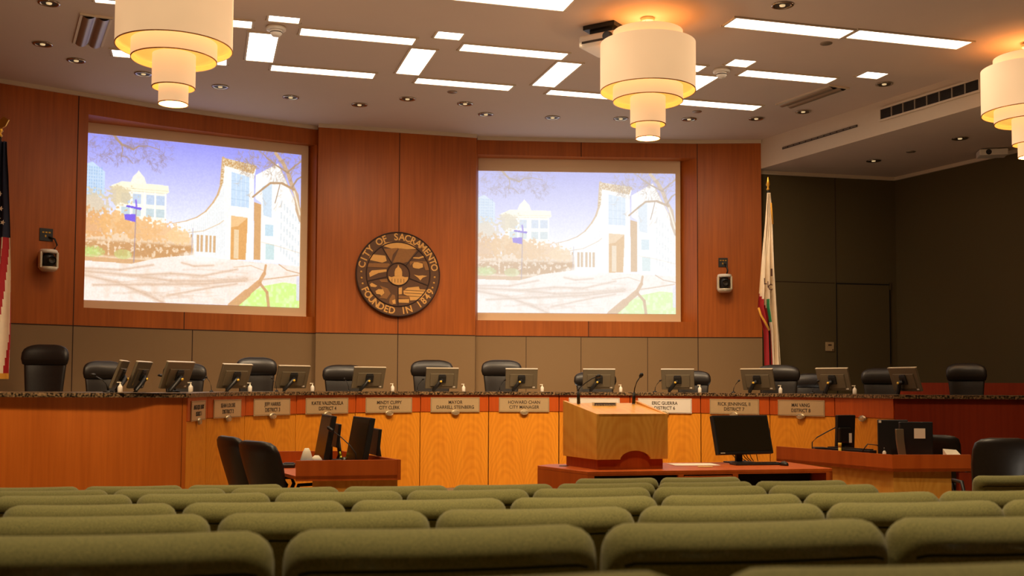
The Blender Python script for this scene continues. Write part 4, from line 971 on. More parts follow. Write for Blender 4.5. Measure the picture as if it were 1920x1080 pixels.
# monitor, keyboard, mouse and papers on the table
def tilt_monitor(name, loc, rz, w_, h_, zc, tl, label, cat='monitor', group=None, thick=.045):
    o = thing(name, loc, rz, label, cat, group); R = Matrix.Rotation(tl, 3, 'X'); c = Vector((0, 0, zc))
    def tb(mb, cc, size): mb.box(c + R @ Vector(cc), size, 0, 0, tl)
    m = MB(); tb(m, (0, .0, 0), (w_, thick, h_)); m.build('casing', M_black, o, .006)
    m = MB(); tb(m, (0, -thick / 2 - .001, .004), (w_ - .04, .004, h_ - .05)); m.build('screen', M_screenoff, o)
    m = MB(); m.box((0, .05, (zc - h_ * .25) / 2 + .0), (.07, .03, zc - h_ * .1), 0); m.build('stand', M_black, o, .004)
    m = MB(); m.box((0, .03, .006), (.24, .2, .012)); m.build('base', M_black, o, .004)
    m = MB(); tb(m, (-w_ / 2 + .055, -thick / 2 - .003, -h_ / 2 + .012), (.05, .002, .008)); m.build('badge', M_silverlite, o)
    return o
p = atz(1391, 868, TT)
tilt_monitor('table_monitor', (p.x, p.y, TT), math.radians(24), .63, .37, .262, math.radians(-15), 'large black monitor with dark screen leaning back on the presentation table')
mm = MB()
p2 = atz(1415, 871, TT)
o = thing('keyboard', (p2.x, p2.y, TT), math.radians(12), 'flat black keyboard in front of the presentation table monitor', 'keyboard')
MB().box((0, -.03, .009), (.46, .15, .016)).build('body', M_black, o, .004)
kb = MB()
for r in range(5):
    for c in range(15): kb.box((-.21 + c * .03, -.085 + r * .026, .019), (.024, .02, .006))
kb.build('keys', M_metal, o)
p2 = atz(1470, 873, TT)
o = thing('computer_mouse', (p2.x, p2.y, TT), math.radians(20), 'grey and black computer mouse at the right end of the keyboard', 'mouse')
m = MB(); m.loft([(0, .03, .05, 0, 0), (.012, .032, .053, 0, 0), (.028, .026, .042, 0, 0), (.036, .012, .022, 0, 0)], e=2.4); m.build('shell', M_black, o); MB().box((0, -.005, .037), (.02, .03, .006)).build('wheel_cover', M_chrome, o, .002)
cb = MB(); p3 = atz(1397, 868, TT)
for k, (dx, dz) in enumerate(((-.09, .13), (-.02, .1), (.03, .11), (.06, .12), (.1, .13), (.17, .14))):
    cb.tube([(p3.x + dx - .06, p3.y + .06, TT + dz), (p3.x + dx * .8, p3.y + .1, TT + .04), (p3.x + dx * .6 + .05, p3.y + .14, TT + .01)], .004, 6)
tag(cb.build('monitor_cables', M_black), 'tangle of thin black cables hanging behind the presentation table monitor', 'cable', kind='stuff')
p = atz(1300, 871.5, TT); o = tag(MB().box((0, 0, .002), (.42, .26, .004), .15).build('paper_sheet', M_paper, loc=(p.x, p.y, TT + .001)), 'large pale sheet of paper lying on the table right of the lectern', 'paper')
p = atz(1322, 876, TT); o = tag(MB().box((0, 0, .004), (.13, .05, .006), .1).build('yellow_note_pad', plain('pale_yellow', srgb(245, 215, 140), .8)), 'small pale yellow pad at the front edge of the table beside the paper', 'note pad'); o.location = (p.x, p.y, TT + .001)
p = atz(1057, 874, TT); o = tag(MB().lathe([(0, .004), (.04, .004), (.045, 0)], n=24, caps=False, sy=.8).build('cable_grommet', M_black), 'black oval cable grommet in the tabletop left of the lectern', 'grommet'); o.location = (p.x, p.y, TT + .001)

# ------------------------------------------------------------------ clerks' desks either side
def desk(name, pts, open_edges, zt_, zrail, zbase, mats, label, base_pts):
    o = thing(name, (pts[0][0], pts[0][1], 0), 0, label, 'desk'); O = Vector(pts[0]); P = [Vector(p) - O for p in pts]; c = sum(P, Vector((0, 0))) / len(P)
    MB().prism(P, zt_ - .03, zt_).build('worktop', M_desk, o)
    for i in range(len(P)):
        if i in open_edges: continue
        a, b = P[i], P[(i + 1) % len(P)]; n = (b - a).normalized(); n = Vector((-n.y, n.x)); n = n if (c - a).dot(n) > 0 else -n
        MB().prism([a, b, b + n * .03, a + n * .03], zbase, zrail).build('upstand_rail', mats[0], o)
    q = [c + (Vector(p) - O - c) * 1.0 for p in base_pts]; MB().prism(q, 0, zbase - .001).build('pedestal', mats[1], o)
    return o
LD = [(-1.83, 9.33), (-.957, 9.52), (-1.64, 10.75), (-2.5, 10.6)]
desk('clerk_desk', LD, (3,), .72, .85, .676, (M_desk, M_podium), 'cherry wood side desk with raised rails, on the left, with two chairs', [(-1.7, 9.40), (-.99, 9.57), (-1.6, 10.65), (-1.75, 10.6)])
RD = [(2.87, 11.9), (3.64, 10.5), (4.42, 10.57), (4.45, 11.3), (3.55, 12.35)]
o = desk('corner_desk', RD, (2, 3, 4), .72, .85, .69, (M_desk, M_podium), 'angled red wood side desk with raised rails, on the right, with monitors', [(2.93, 11.86), (3.67, 10.56), (4.25, 10.62), (4.2, 11.2), (3.4, 12.1)])
MB().box((4.36 - 2.87, 10.60 - 11.9, .34), (.12, .06, .68), .09).build('end_post', M_darkred, o)
for px, py in ((1507, 842), (1604, 851)):
    pass
# things on the left desk
ZL = .72
def vmon(name, px, Y, rz, w_, h_, zc, lab, lean):
    x = (px - 960) / F_PX * Y
    return tilt_monitor(name, (x, Y, ZL), rz, w_, h_, zc, lean, lab, 'monitor', 'black monitors on the left side desk')
vmon('desk_monitor', 612, 10.05, math.radians(-70), .52, .42, .29, 'black monitor on the left side desk, the further one, seen nearly edge on', math.radians(-10))
vmon('desk_monitor', 677, 9.80, math.radians(-66), .56, .43, .275, 'black monitor on the left side desk, the nearer one beside the pen cup', math.radians(-10))
for px, Y, zc, hh_, lab in ((632, 10.35, 1.02, .22, 'slim black display panel on a stand behind the further desk monitor'), (706, 9.98, .98, .24, 'slim black display panel on a stand behind the nearer desk monitor')):
    x = (px - 960) / F_PX * Y; o = thing('side_display', (x, Y, ZL), math.radians(-70), lab, 'display', 'slim side displays')
    MB().box((0, 0, zc - ZL), (.3, .03, hh_), 0, 0, -.1).build('panel', M_black, o, .006); MB().tube([(0, .02, zc - ZL - .02), (0, .04, .12), (0, .0, .01)], .02, 8).build('stand', M_metal, o); MB().lathe([(0, 0), (.07, 0), (.07, .012), (0, .014)], n=20, caps=False).build('base', M_black, o)
x = (668 - 960) / F_PX * 9.62; P = [atY(669, 862, 9.62), atY(667, 850, 9.63), atY(657, 836, 9.66), atY(640, 820, 9.7), (atY(625, 809, 9.74))]; b0 = Vector((P[0].x, P[0].y, ZL))
o = thing('desk_gooseneck_microphone', b0, 0, 'gooseneck microphone leaning left across the left side desk monitors', 'microphone')
MB().lathe([(0, 0), (.035, 0), (.03, .02), (0, .022)], n=18, caps=False).build('base', M_black, o); MB().tube([Vector((0, 0, .01))] + [p - b0 for p in P[1:]], .005, 8).build('gooseneck', M_black, o); q = P[-1] - b0; v = (P[-1] - P[-2]).normalized(); MB().tube([q, q + v * .02, q + v * .06, q + v * .075], [.01, .016, .016, .008], 10).build('head', M_black, o)
Y = 10.1; x = (648 - 960) / F_PX * Y
o = thing('pen_cup', (x, Y, ZL), 0, 'black mesh pen cup between the two monitors on the left side desk', 'pen cup')
MB().lathe([(0, 0), (.04, 0), (.042, .002), (.045, .11), (.042, .11), (.038, .006)], n=20, caps=False).build('cup', M_metal, o)
o = thing('highlighter', (x - .02, Y - .005, ZL + .008), 0, 'yellow highlighter sticking up out of the black pen cup', 'highlighter')
MB().tube([(.01, 0, .0), (-.012, 0, .12)], .009, 8).build('barrel', M_penyellow, o); MB().tube([(-.012, 0, .12), (-.02, 0, .155)], [.011, .007], 8).build('cap', M_penyellow, o)
Y = 10.3; x = (533 - 960) / F_PX * Y
o = thing('desk_telephone', (x, Y, ZL), math.radians(8), 'flat dark desk telephone on the left side desk by the chairs', 'telephone')
MB().box((0, 0, .02), (.24, .18, .035)).build('body', M_metal, o, .01); MB().tube([(-.06, -.09, .05), (-.06, -.04, .06), (-.06, .05, .06), (-.06, .09, .05)], [.022, .014, .014, .022], 8).build('handset', M_black, o); MB().box((.06, 0, .04), (.09, .12, .006)).build('keypad', M_black, o)
for px, Y, rz, lab in ((578, 9.62, .1, 'patterned tissue box with a tall white tissue, leftmost on the left side desk'), (596, 9.66, -.2, 'patterned tissue box with a low crumpled tissue, just behind the desk rail')):
    x = (px - 960) / F_PX * Y; o = thing('tissue_box', (x, Y, ZL), rz, lab, 'tissue box', 'tissue boxes')
    MB().box((0, 0, .055), (.12, .12, .11)).build('box', M_blueprint, o, .004); hgt = .11 if rz > 0 else .045
    m = MB(); m.loft([(.105, .05, .02, 0, 0), (.12, .055, .03, 0, 0), (.11 + hgt * .7, .035, .015, .005, 0), (.11 + hgt, .018, .006, .01, 0)], n=14, e=1.6); m.build('tissue', M_paper, o)
p = Vector(((640 - 960) / F_PX * 10.2, 10.2)); tag(MB().box((0, 0, .05), (.09, .07, .1)).build('small_black_speaker', M_black, loc=(p.x, p.y - .2, ZL), bevel=.006), 'small black box standing between the two desk monitors', 'speaker')
# chairs at the left desk
proto = task_chair()
L1 = (('black desk chair at the left side desk, the further and leftmost one', 497, 10.45, 816, 34), ('black desk chair at the left side desk, overlapping the one behind it', 546, 9.85, 824, 42))
for i, (lab, px, Y, top, rz) in enumerate(L1):
    o = proto if i == 0 else copy_tree(proto)
    z_ = CAMZ - (top - (HZ + ROLL * (px - 960))) * Y / F_PX
    place(o, ((px - 960) / F_PX * Y, Y, 0), math.radians(90 + rz), lab, (1.25, 1.15, z_ / 1.02))
for lab, px, Y, top, rz, sx in (('large black leather chair at the far right, in front of the dark red wing wall', 1853, 9.75, 818, 178, 1.0), ('black chair half hidden behind the two corner desk monitors', 1760, 12.1, 813, 150, 1.0)):
    o = copy_tree(proto); z_ = CAMZ - (top - (HZ + ROLL * (px - 960))) * Y / F_PX
    place(o, ((px - 960) / F_PX * Y, Y, 0), math.radians(rz), lab, (sx, 1, z_ / 1.02))
# things on the right desk
def onR(px, Y): return Vector(((px - 960) / F_PX * Y, Y))
p = onR(1583, 11.6); o = thing('small_desk_monitor', (p.x, p.y, ZL), math.radians(205), 'small black monitor seen from behind beside the yellow marker, on the corner desk', 'monitor', 'corner desk monitors')
MB().box((0, 0, .3), (.24, .04, .36), 0, 0, -.06).build('casing', M_black, o, .006); MB().box((0, -.022, .3), (.22, .004, .32), 0, 0, -.06).build('screen', M_screenoff, o)
MB().box((.04, .03, .27), (.15, .05, .16)).build('rear_housing', M_metal, o, .01); MB().box((-.02, .058, .24), (.035, .004, .1)).build('sticker', M_paper, o); MB().box((0, .02, .08), (.1, .05, .16)).build('stand', M_black, o); MB().box((0, 0, .008), (.2, .2, .016)).build('base', M_black, o, .004)
for px, Y, w_, h_, rz, lab, note in ((1672, 11.35, .30, .37, 172, 'narrow black monitor seen from behind, left of the silver stand on the corner desk', False), (1715, 11.0, .34, .36, 184, 'wide black monitor seen from behind with a white note stuck on it', True)):
    p = onR(px, Y); o = thing('desk_monitor', (p.x, p.y, ZL), math.radians(rz), lab, 'monitor', 'corner desk monitors')
    MB().box((0, 0, .05 + h_ / 2 + .02), (w_, .045, h_)).build('casing', M_black, o, .008); MB().box((0, -.024, .07 + h_ / 2), (w_ - .03, .004, h_ - .04)).build('screen', M_screenoff, o)
    MB().box((0, .0, .008), (.2, .18, .016)).build('base', M_black, o, .004); MB().box((0, .01, .06), (.06, .03, .12)).build('stand', M_black, o)
    if note:
        MB().box((-.03, .0245, .07 + h_ * .68), (.115, .003, .1)).build('note', M_paper, o)
    else: MB().box((w_ / 2 - .02, .0245, .05 + h_), (.025, .003, .025)).build('sticker', M_paper, o)
p = onR(1684, 10.95); o = thing('silver_display_stand', (p.x, p.y, ZL), math.radians(0), 'curved silver stand rising between the two corner desk monitors', 'display stand')
m = MB(); pts = [(-.035, .36), (-.03, .25), (-.01, .12), (.02, 0), (.09, 0), (.06, .12), (.045, .25), (.04, .36)]; m.slab_xz(pts, -.02, .02); m.build('spine', M_silver, o, .004); MB().box((.05, .03, .006), (.2, .16, .012)).build('foot', M_silver, o, .004)
P = [atY(1522, 838, 11.7), atY(1523, 829, 11.7), atY(1532, 820, 11.7), atY(1550, 810, 11.7), atY(1566, 802, 11.7)]; b0 = Vector((P[0].x, P[0].y, ZL))
o = thing('corner_desk_microphone', b0, 0, 'gooseneck microphone bent right, at the left end of the corner desk', 'microphone')
MB().lathe([(0, 0), (.035, 0), (.03, .02), (0, .022)], n=18, caps=False).build('base', M_black, o); MB().tube([Vector((0, 0, .01))] + [p - b0 for p in P[1:]], .006, 8).build('gooseneck', M_black, o); q = P[-1] - b0; v = (P[-1] - P[-2]).normalized(); MB().tube([q, q + v * .02, q + v * .05], [.009, .015, .008], 10).build('head', M_black, o)
p = onR(1573, 11.35); o = thing('yellow_marker', (p.x, p.y, ZL), 0, 'yellow marker standing upright on the corner desk', 'marker'); MB().tube([(0, 0, 0), (0, 0, .16)], .016, 10).build('barrel', M_yellowdot, o); MB().tube([(0, 0, .155), (0, 0, .2)], .018, 10).build('cap', M_yellowdot, o)
p = onR(1535, 11.62); o = thing('black_switch_box', (p.x, p.y, ZL), 0, 'small black control box beside the corner desk microphone', 'control box'); MB().box((0, 0, .07), (.12, .1, .14)).build('body', M_black, o, .006); MB().box((0, -.052, .1), (.08, .004, .03)).build('face', M_metal, o)
p = onR(1592, 11.32); o = thing('low_black_tray', (p.x + .0, p.y, ZL), -1.065, 'low black tray lying along the corner desk under the small monitor', 'tray'); m = MB(); m.box((0, 0, .07), (.62, .1, .14)); m.build('body', M_black, o, .005); MB().box((0, 0, .145), (.55, .08, .01)).build('lid', M_metal, o)
p = onR(1636, 11.1); cbm = MB(); cbm.tube([(p.x - .14, p.y, ZL + .1), (p.x - .06, p.y, ZL + .2), (p.x + .04, p.y, ZL + .19), (p.x + .1, p.y, ZL + .1), (p.x + .06, p.y + .02, ZL + .05), (p.x + .14, p.y, ZL + .02)], .006, 6)
tag(cbm.build('looped_cable', M_black), 'black cable looping up between the corner desk monitors', 'cable')
p = onR(1656, 10.95); o = thing('small_white_bottle', (p.x, p.y, ZL), 0, 'tiny white bottle before the narrow corner desk monitor', 'bottle'); MB().lathe([(0, 0), (.018, 0), (.018, .13), (.007, .145), (0, .145)], n=14, caps=False).build('body', M_white, o); MB().lathe([(.008, .145), (.008, .175), (0, .175)], n=12, caps=False).build('cap', M_metal, o)
p = onR(1786, 10.75); tag(MB().prism([(0, 0), (.14, .02), (.12, .12), (-.02, .1)], .002, [.09, .1, .16, .17]).build('folded_paper', M_paper, loc=(p.x - .05, p.y, ZL)), 'folded white paper standing at the right end of the corner desk', 'paper')

# ------------------------------------------------------------------ wall cameras
def ptz(px, py, Ppl, an, lab, lab2, rzc, side):
    nv = Vector((math.sin(an), -math.cos(an))); z = CAMZ + (HZ + ROLL * (px - 960) - py) * Ppl.y / F_PX
    o = thing('wall_camera', (Ppl.x + nv.x * .01, Ppl.y + nv.y * .01, z), an, lab, 'camera', 'wall cameras')
    m = MB(); m.box((0, -.02, .0), (.12, .06, .12)); m.build('bracket', M_black, o)
    m = MB(); m.lathe([(0, .16), (.11, .155), (.125, .14), (.125, .11), (.11, .1), (0, .1)], (0, -.16, 0), 28, caps=False); m.build('top_cap', M_white, o)
    m = MB(); m.box((-.115, -.16, 0), (.035, .12, .24)); m.box((.115, -.16, 0), (.035, .12, .24)); m.lathe([(0, -.17), (.09, -.165), (.125, -.14), (.13, -.1), (0, -.1)], (0, -.16, 0), 28, caps=False); m.build('yoke', M_silverlite, o, .012)
    m = MB(); m.lathe([(0, -.1), (.07, -.09), (.09, -.05), (.095, 0), (.09, .05), (.07, .09), (0, .1)], (0, -.16, 0), 24, caps=False); m.build('head', M_black, o)
    m = MB(); m.lathe([(.055, -.14), (.06, -.11), (.06, -.02), (0, -.02)], (rzc, -.16, -.01), 24, axis='y', caps=False); m.build('lens', M_black, o); MB().lathe([(0, -.12), (.045, -.125)], (rzc, -.16, -.01), 20, axis='y', caps=False).build('lens_glass', M_screenoff, o)
    return z
zc_ = None
lpn = Vector(LB[1]).lerp(Vector(LB[2]), 1.0); la = math.atan2(LB[2][1] - LB[1][1], LB[2][0] - LB[1][0])
def lwall(px):
    d = Vector(((px - 960) / F_PX, 1)); A_ = Vector(LB[1]); v = Vector(LB[2]) - A_; t = (A_.x * v.y - A_.y * v.x) / (d.x * v.y - d.y * v.x); return d * t
def rwall(px):
    d = Vector(((px - 960) / F_PX, 1)); A_ = Vector(RB[4]); v = Vector(RB[5]) - A_; t = (A_.x * v.y - A_.y * v.x) / (d.x * v.y - d.y * v.x); return d * t
ra = math.atan2(RB[5][1] - RB[4][1], RB[5][0] - RB[4][0])
ptz(82, 489, lwall(80), la, 'grey and black camera on the wood wall left of the left screen', '', .02, 1); ptz(1357, 532, rwall(1357), ra, 'grey and black camera on the wood wall right of the right screen', '', 0, 1)
for px, py, Pf, an, k, lab in ((80.5, 439, lwall, la, .19, 'square black connector plate above the left wall camera'), (1357, 491.5, rwall, ra, .165, 'square black connector plate above the right wall camera')):
    Pp = Pf(px); nv = Vector((math.sin(an), -math.cos(an))); z = CAMZ + (HZ + ROLL * (px - 960) - py) * Pp.y / F_PX
    o = thing('connector_plate', (Pp.x + nv.x * .008, Pp.y + nv.y * .008, z), an, lab, 'connector plate', 'connector plates')
    MB().box((0, 0, 0), (k, .014, k)).build('plate', M_black, o, .003)
    m = MB()
    for c in range(3): m.box((-.045 + c * .045, -.01, .035), (.028, .006, .02))
    m.box((-.01, -.01, -.02), (.02, .006, .03)); m.build('sockets', M_gold, o)
    s_ = 1 if an > .1 else .5
    MB().tube([(.03, -.01, -.03), (.11 * s_, -.05, -.06), (.14 * s_, -.07, -.15), (.1 * s_, -.07, -.22)], .013, 8).build('cable', M_black, o)

# ------------------------------------------------------------------ flags
def flag(name, base, h_top, prof, nfold, matf, label, pole_z0, finial, mats, fr_mat, lean=0, ph=0):
    o = thing(name, base, 0, label, 'flag', 'flags on poles'); m = MB(); NS, NZ = 72, 60; vs = []
    zt_, zb_ = prof[0][0], prof[-1][0]
    zs_ = [p[0] for p in prof][::-1]; xl = [p[1] for p in prof][::-1]; xr = [p[2] for p in prof][::-1]
    for j in range(NZ + 1):
        z = zt_ + (zb_ - zt_) * j / NZ; a = np.interp(z, zs_, xl); b = np.interp(z, zs_, xr)
        for i in range(NS + 1):
            t = i / NS; x = a + (b - a) * t; amp = .07 * min(1, .25 + j / NZ) * min(1, (b - a) / .3)
            vs.append((x, -.03 + amp * math.sin(t * 2 * PI * nfold + ph + .6 * j / NZ) + .02 * math.sin(t * 23 + j * .12), z))
    fs = []; 
    for j in range(NZ):
        for i in range(NS): fs.append(((j * (NS + 1)) + i, (j + 1) * (NS + 1) + i, (j + 1) * (NS + 1) + i + 1, j * (NS + 1) + i + 1))
    m.v = vs; m.f = fs; m.sm = [True] * len(fs); m.m = [matf((f % NS + .5) / NS, (f // NS + .5) / NZ) for f in range(len(fs))]
    c = m.build('cloth', mats, o)
    fr = MB(); j = NZ; row = [vs[j * (NS + 1) + i] for i in range(NS + 1)]; fv = [(x, y, z) for x, y, z in row] + [(x, y, z - .07) for x, y, z in row]
    fr.add(fv, [(i, i + 1, NS + 2 + i, NS + 1 + i) for i in range(NS)], 0, True); fr.build('fringe', fr_mat, c)
    MB().tube([(0, 0, .02), (0, 0, h_top)], .02, 12).build('pole', M_metal, o); MB().lathe([(0, 0), (.16, 0), (.16, .02), (.05, .05), (.03, .08), (0, .08)], n=28, caps=False).build('stand', M_gold, o)
    f = MB()
    if finial == 'spear': f.lathe([(.02, h_top - .02), (.03, h_top), (.012, h_top + .03), (.035, h_top + .07), (.02, h_top + .14), (.003, h_top + .2)], n=16, caps=False)
    else:
        f.lathe([(.02, h_top - .02), (.035, h_top), (.015, h_top + .03), (.04, h_top + .06), (.02, h_top + .1), (0, h_top + .11)], n=16, caps=False)
        f.slab_xz([(-.11, h_top + .2), (-.05, h_top + .24), (0, h_top + .2), (.05, h_top + .24), (.11, h_top + .2), (.07, h_top + .12), (.02, h_top + .09), (-.02, h_top + .09), (-.07, h_top + .12)], -.012, .012)
    f.build('finial', M_gold, o)
    return o, vs, NS, NZ
Yf = 17.4; kx = Yf / F_PX; bx_ = (1443 - 960) * kx
def zf_(py): return CAMZ + (724.2 - py) * kx - ZD
def xf_(px): return (px - 960) * kx - bx_
def camat(t, v):
    if t < .44 and v > .575 + .2 * t: return 1
    if .44 <= t < .53 and .62 < v < .75: return 2
    return 0
prof = [(zf_(360), xf_(1440), xf_(1446)), (zf_(420), xf_(1436), xf_(1450)), (zf_(500), xf_(1428), xf_(1454)), (zf_(575), xf_(1421), xf_(1459)), (zf_(622), xf_(1432), xf_(1461)), (zf_(686), xf_(1434), xf_(1464))]
fo, fvs, NS, NZ = flag('standing_flag', (bx_, Yf, ZD), zf_(352), prof, 3.2, camat, 'white flag with a red lower band and gold fringe, furled right of the screens', ZD, 'spear', [M_cream, M_red, M_green], M_fringe)
lt = MB()
for ch, px, py, sz in (('L', 1432, 527, .14), ('I', 1437, 533, .14), ('C', 1441.5, 538, .14)):
    vsx, fsx = text_mesh(ch, sz, sx=.7, bold=.003); lt.add([(xf_(px) + x, -.155 - z, zf_(py) + y - .02) for x, y, z in vsx], fsx)
lt.box((xf_(1444), -.15, zf_(512)), (.03, .005, .12)); lt.build('lettering', M_brownprint, fo)
e = MB(); e.tube([(xf_(1420), -.12, zf_(578)), (xf_(1424), -.13, zf_(592)), (xf_(1431), -.13, zf_(604)), (xf_(1440), -.12, zf_(620))], .018, 6); e.tube([(xf_(1446), -.08, zf_(380)), (xf_(1449), -.08, zf_(420))], .014, 6); e.build('side_fringe', M_fringe, fo)
Yf = 13.6; kx = Yf / F_PX; bx_ = (-12 - 960) * kx
def usmat(t, v):
    if v < .42: return 2
    return 0 if int(t * 9 + v * 3.4) % 2 == 0 else 1
def zf_(py): return CAMZ + (717.7 - py) * kx - ZD
prof = [(zf_(262), xf_(-18), xf_(4)), (zf_(330), xf_(-30), xf_(9)), (zf_(434), xf_(-44), xf_(13)), (zf_(560), xf_(-54), xf_(17)), (zf_(640), xf_(-58), xf_(20.5)), (zf_(700), xf_(-60), xf_(21))]
fo, fvs, NS, NZ = flag('standing_flag', (bx_, Yf, ZD), zf_(250), prof, 3.4, usmat, 'red, white and blue flag with stars at the left edge, hanging furled on its pole', ZD, 'eagle', [M_cream, M_red, M_navy], M_fringe)
st = MB()
for px, py in ((-20, 300), (-6, 318), (2, 365), (-12, 350), (5, 393), (1, 411), (9, 419), (-10, 400), (-25, 380), (-22, 330)):
    pts = [(xf_(px) + (.032 if k % 2 == 0 else .014) * math.sin(k * PI / 5 + .3), zf_(py) + (.032 if k % 2 == 0 else .014) * math.cos(k * PI / 5 + .3)) for k in range(10)]
    st.slab_xz(pts, -.16, -.155)
st.build('stars', M_cream, fo)

# ------------------------------------------------------------------ auditorium seats (local front = +y, towards the dais)
def audience_seat():
    o = thing('auditorium_seat', (0, 0, 0), 0, '', 'seat', 'green upholstered auditorium seats')
    HW, r = .268, .055
    # profile of the padded back in y,z (rear is -y), rounded roll on top
    prof = [(-.044, .44), (-.052, .52), (-.060, .66), (-.068, .74), (-.076, .782), (-.077, .793), (-.0795, .797), (-.0815, .802), (-.0895, .809), (-.083, .832), (-.066, .852), (-.038, .862), (-.006, .860), (.018, .848), (.032, .825), (.036, .79), (.034, .7), (.042, .6), (.046, .5), (.03, .44)]
    cy, cz = -.025, .65; xs = [-HW, -HW + .004, -HW + .012, -HW + .026, -HW + .045, -HW + .075, -HW + .12, -.09, 0, .09, HW - .12, HW - .075, HW - .045, HW - .026, HW - .012, HW - .004, HW]
    m = MB(); vs = []
    for x in xs:
        d = HW - abs(x); k = 0 if d >= r else r - math.sqrt(max(0, r * r - (r - d) ** 2)); sag = -.005 * (1 - (x / HW) ** 2)
        for y, z in prof:
            th_ = max(.12, 1 - k / .062); zz = z - k * .95 * max(0, (z - .62) / .24) + k * .3 * max(0, (.5 - z) / .06) + (sag if z > .78 else 0)
            vs.append((x, cy + (y - cy) * th_, zz))
    k = len(prof); fs = [(i * k + j, i * k + (j + 1) % k, (i + 1) * k + (j + 1) % k, (i + 1) * k + j) for i in range(len(xs) - 1) for j in range(k)]
    fs += [tuple(range(k - 1, -1, -1)), tuple((len(xs) - 1) * k + j for j in range(k))]
    m.add(vs, fs, 0, True); m.build('backrest', M_seat, o)
    pip = MB(); pp_ = []
    for x in xs[3:-3]:
        d = HW - abs(x); kk = 0 if d >= r else r - math.sqrt(max(0, r * r - (r - d) ** 2)); th_ = max(.12, 1 - kk / .062)
        pp_.append((x, cy + (-.081 - cy) * th_ - .001, .7995 - kk * .7 - .005 * (1 - (x / HW) ** 2)))
    pip.tube(pp_, .0028, 6); pip.build('piping', M_seatseam, o)
    m = MB(); m.loft([(.36, .2, .2, .22, 0), (.375, .245, .225, .22, 0), (.43, .25, .23, .22, 0), (.455, .235, .215, .22, 0), (.462, .19, .17, .22, 0)], e=5); m.build('seat_cushion', M_seat, o)
    m = MB()
    for s_ in (-1, 1): m.box((s_ * .2, .12, .18), (.05, .09, .36)); m.box((s_ * .2, .12, .01), (.07, .3, .02))
    m.build('pedestal', M_black, o); MB().box((0, -.01, .42), (.42, .03, .1)).build('back_bracket', M_black, o)
    return o
ROWS = [ # normal distance, level of the top, phase of seat 0's left edge, seat indices, words
 (.95, 1.33, None, None), (1.882, 1.256, -.5825, range(0, 4)), (2.855, 1.175, -.759, range(0, 6)), (3.767, 1.108, -1.4874, range(1, 8)),
 (4.698, 1.049, -1.2097, range(0, 7)), (5.585, .988, -1.4439, range(0, 8)), (6.421, .930, -1.7307, range(0, 3)), (6.613, .924, 1.1162, range(1, 3))]
RN = ['nearest row, only its top edge in view', 'second nearest row', 'third nearest row', 'fourth nearest row', 'fifth nearest row', 'sixth nearest row', 'front row, left block', 'front row, middle block']
ordn = ['first', 'second', 'third', 'fourth', 'fifth', 'sixth', 'seventh', 'eighth']
proto = audience_seat(); first = True
def put_seat(u, n, ztop_, lab):
    global first
    o = proto if first else copy_tree(proto); first = False
    c = TU * u + TN * (n + .02); place(o, (c.x, c.y, ztop_ - .862), TH, lab)
q = atz(1322, 1063, 1.33); ua = Vector((q.x, q.y)).dot(TU); na = Vector((q.x, q.y)).dot(TN)
put_seat(ua - .275, na, 1.33, 'green auditorium seat in the ' + RN[0] + ', left of two'); put_seat(ua + .275, na, 1.33, 'green auditorium seat in the ' + RN[0] + ', right of two')
for r_, (n, zt_, ph, idx) in enumerate(ROWS):
    if ph is None: continue
    for c, i in enumerate(idx): put_seat(ph + .55 * i + .275, n, zt_ + .003, 'green auditorium seat, %s from the left in the %s' % (ordn[c], RN[r_]))
q = atz(1822, 891, .945); put_seat(Vector((q.x, q.y)).dot(TU) + .28, Vector((q.x, q.y)).dot(TN), .945, 'green auditorium seat standing alone at the right end of the front row')

# ------------------------------------------------------------------ lights
def light(kind, name, loc, energy, color, **k):
    l = bpy.data.lights.new(name, kind); l.energy = energy; l.color = color
    for a, v in k.items(): setattr(l, a, v)
    o = bpy.data.objects.new(name, l); col.objects.link(o); o.location = loc; return o
def aim(o, t): o.rotation_euler = (Vector(t) - o.location).to_track_quat('-Z', 'Y').to_euler()
for x, y, z in LAMPS:
    light('POINT', 'lamp_bulb_up', (x, y, z - .24), 7, (1, .62, .28), shadow_soft_size=.08)
    light('POINT', 'lamp_bulb', (x, y, z - 1.5), 40, (1, .68, .38), shadow_soft_size=.12)
WARM = (1, .74, .46)
def spot(x, y, z, t, e, c, deg, soft=.25, blend=1):
    s = light('SPOT', 'unseen_spot', (x, y, z), e, c, spot_size=math.radians(deg), spot_blend=blend, shadow_soft_size=soft); aim(s, t)  # unseen spot, hung in empty air without a fixture
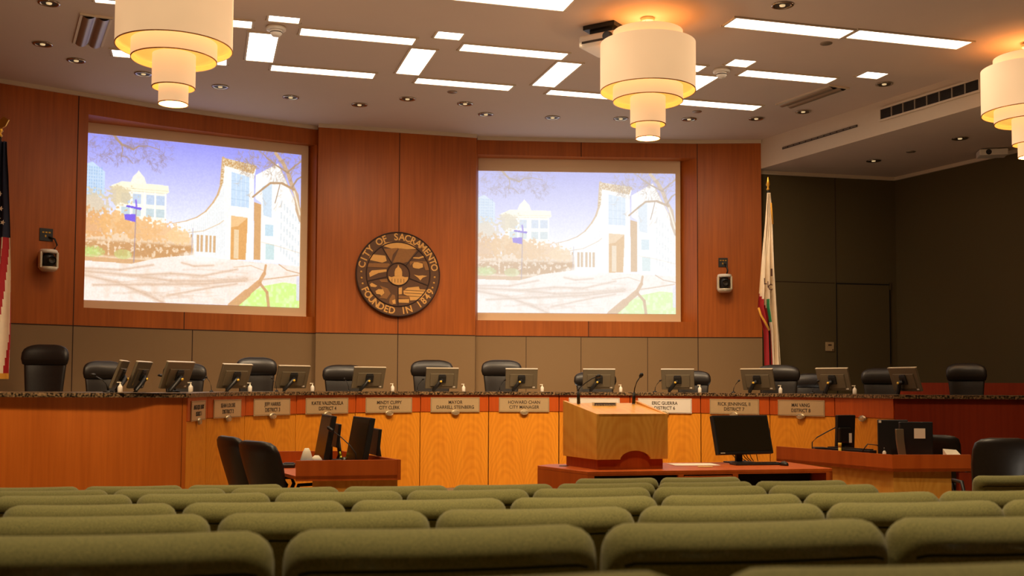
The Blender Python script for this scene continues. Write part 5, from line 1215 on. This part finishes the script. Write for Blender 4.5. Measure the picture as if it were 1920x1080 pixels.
for x, y, tx_, ty_, e in ((-2.0, 12.2, -2.6, 16.0, 900), (0.5, 12.6, .3, 17, 1000), (2.6, 12.8, 2.6, 16.5, 900), (-4.4, 9.0, -5.6, 11.6, 1100), (-2.6, 10.8, -3.6, 13.2, 380), (5.0, 10.6, 5.6, 13.2, 260)):
    spot(x, y, 5.6, (tx_, ty_, 1.0), e * .92, WARM, 75)
for x, y, tx_, ty_, e in ((-5.0, 14.4, -5.6, 17.4, 150), (-1.8, 15.6, -2.0, 18.9, 330), (.6, 16, .8, 19.4, 300), (3.2, 16.2, 3.6, 19.6, 330)):
    spot(x, y, 5.75, (tx_, ty_, 2.4), e * .56, WARM, 95)
for x, y, e in ((-1.6, 2.7, 430), (.3, 2.3, 330), (1.9, 3.0, 430), (-2.6, 6.0, 600), (.8, 5.2, 620), (3.8, 7.6, 600), (-1.0, 9.0, 600), (2.2, 9.6, 500), (-4.5, 8.4, 400)):  # near-row spots added overhead, without fixtures, to brighten the seat tops
    spot(x, y, 5.75, (x, y, 0), e * .8, (1, .80, .50), 85)
for x, tx_, ty_, e in ((-1.2, -1.4, 9.7, 330), (1.0, 1.2, 9.6, 260), (3.2, 3.6, 10.4, 330)):
    spot(x, 6.0, 5.7, (tx_, ty_, .6), e, WARM, 38)  # added spots, no fixtures, to brighten the desk and lectern fronts
# added unseen floor spots, in place of bounce light, brighten the ceiling
for x, y, z, e in ((-1.2, 12.6, .25, 420), (1.6, 13.4, .25, 420), (3.9, 17.2, .7, 120), (-3.8, 15.4, .7, 150), (.6, 17.9, .7, 200), (0, 7.9, .2, 300), (-4.5, 9.3, .2, 300), (5.2, 9.0, .2, 260)):
    spot(x, y, z, (x, y, 6), e * .23, (1, .88, .72), 150, .3)
w = bpy.data.worlds.new('world'); sc.world = w; w.use_nodes = True
w.node_tree.nodes['Background'].inputs[0].default_value = (.5, .42, .34, 1); w.node_tree.nodes['Background'].inputs[1].default_value = .05
sc.view_settings.view_transform = 'Standard'; sc.view_settings.look = 'None'; sc.view_settings.exposure = 0; sc.view_settings.gamma = 1
sc.cycles.use_denoising = True
sc.cycles.max_bounces = 6
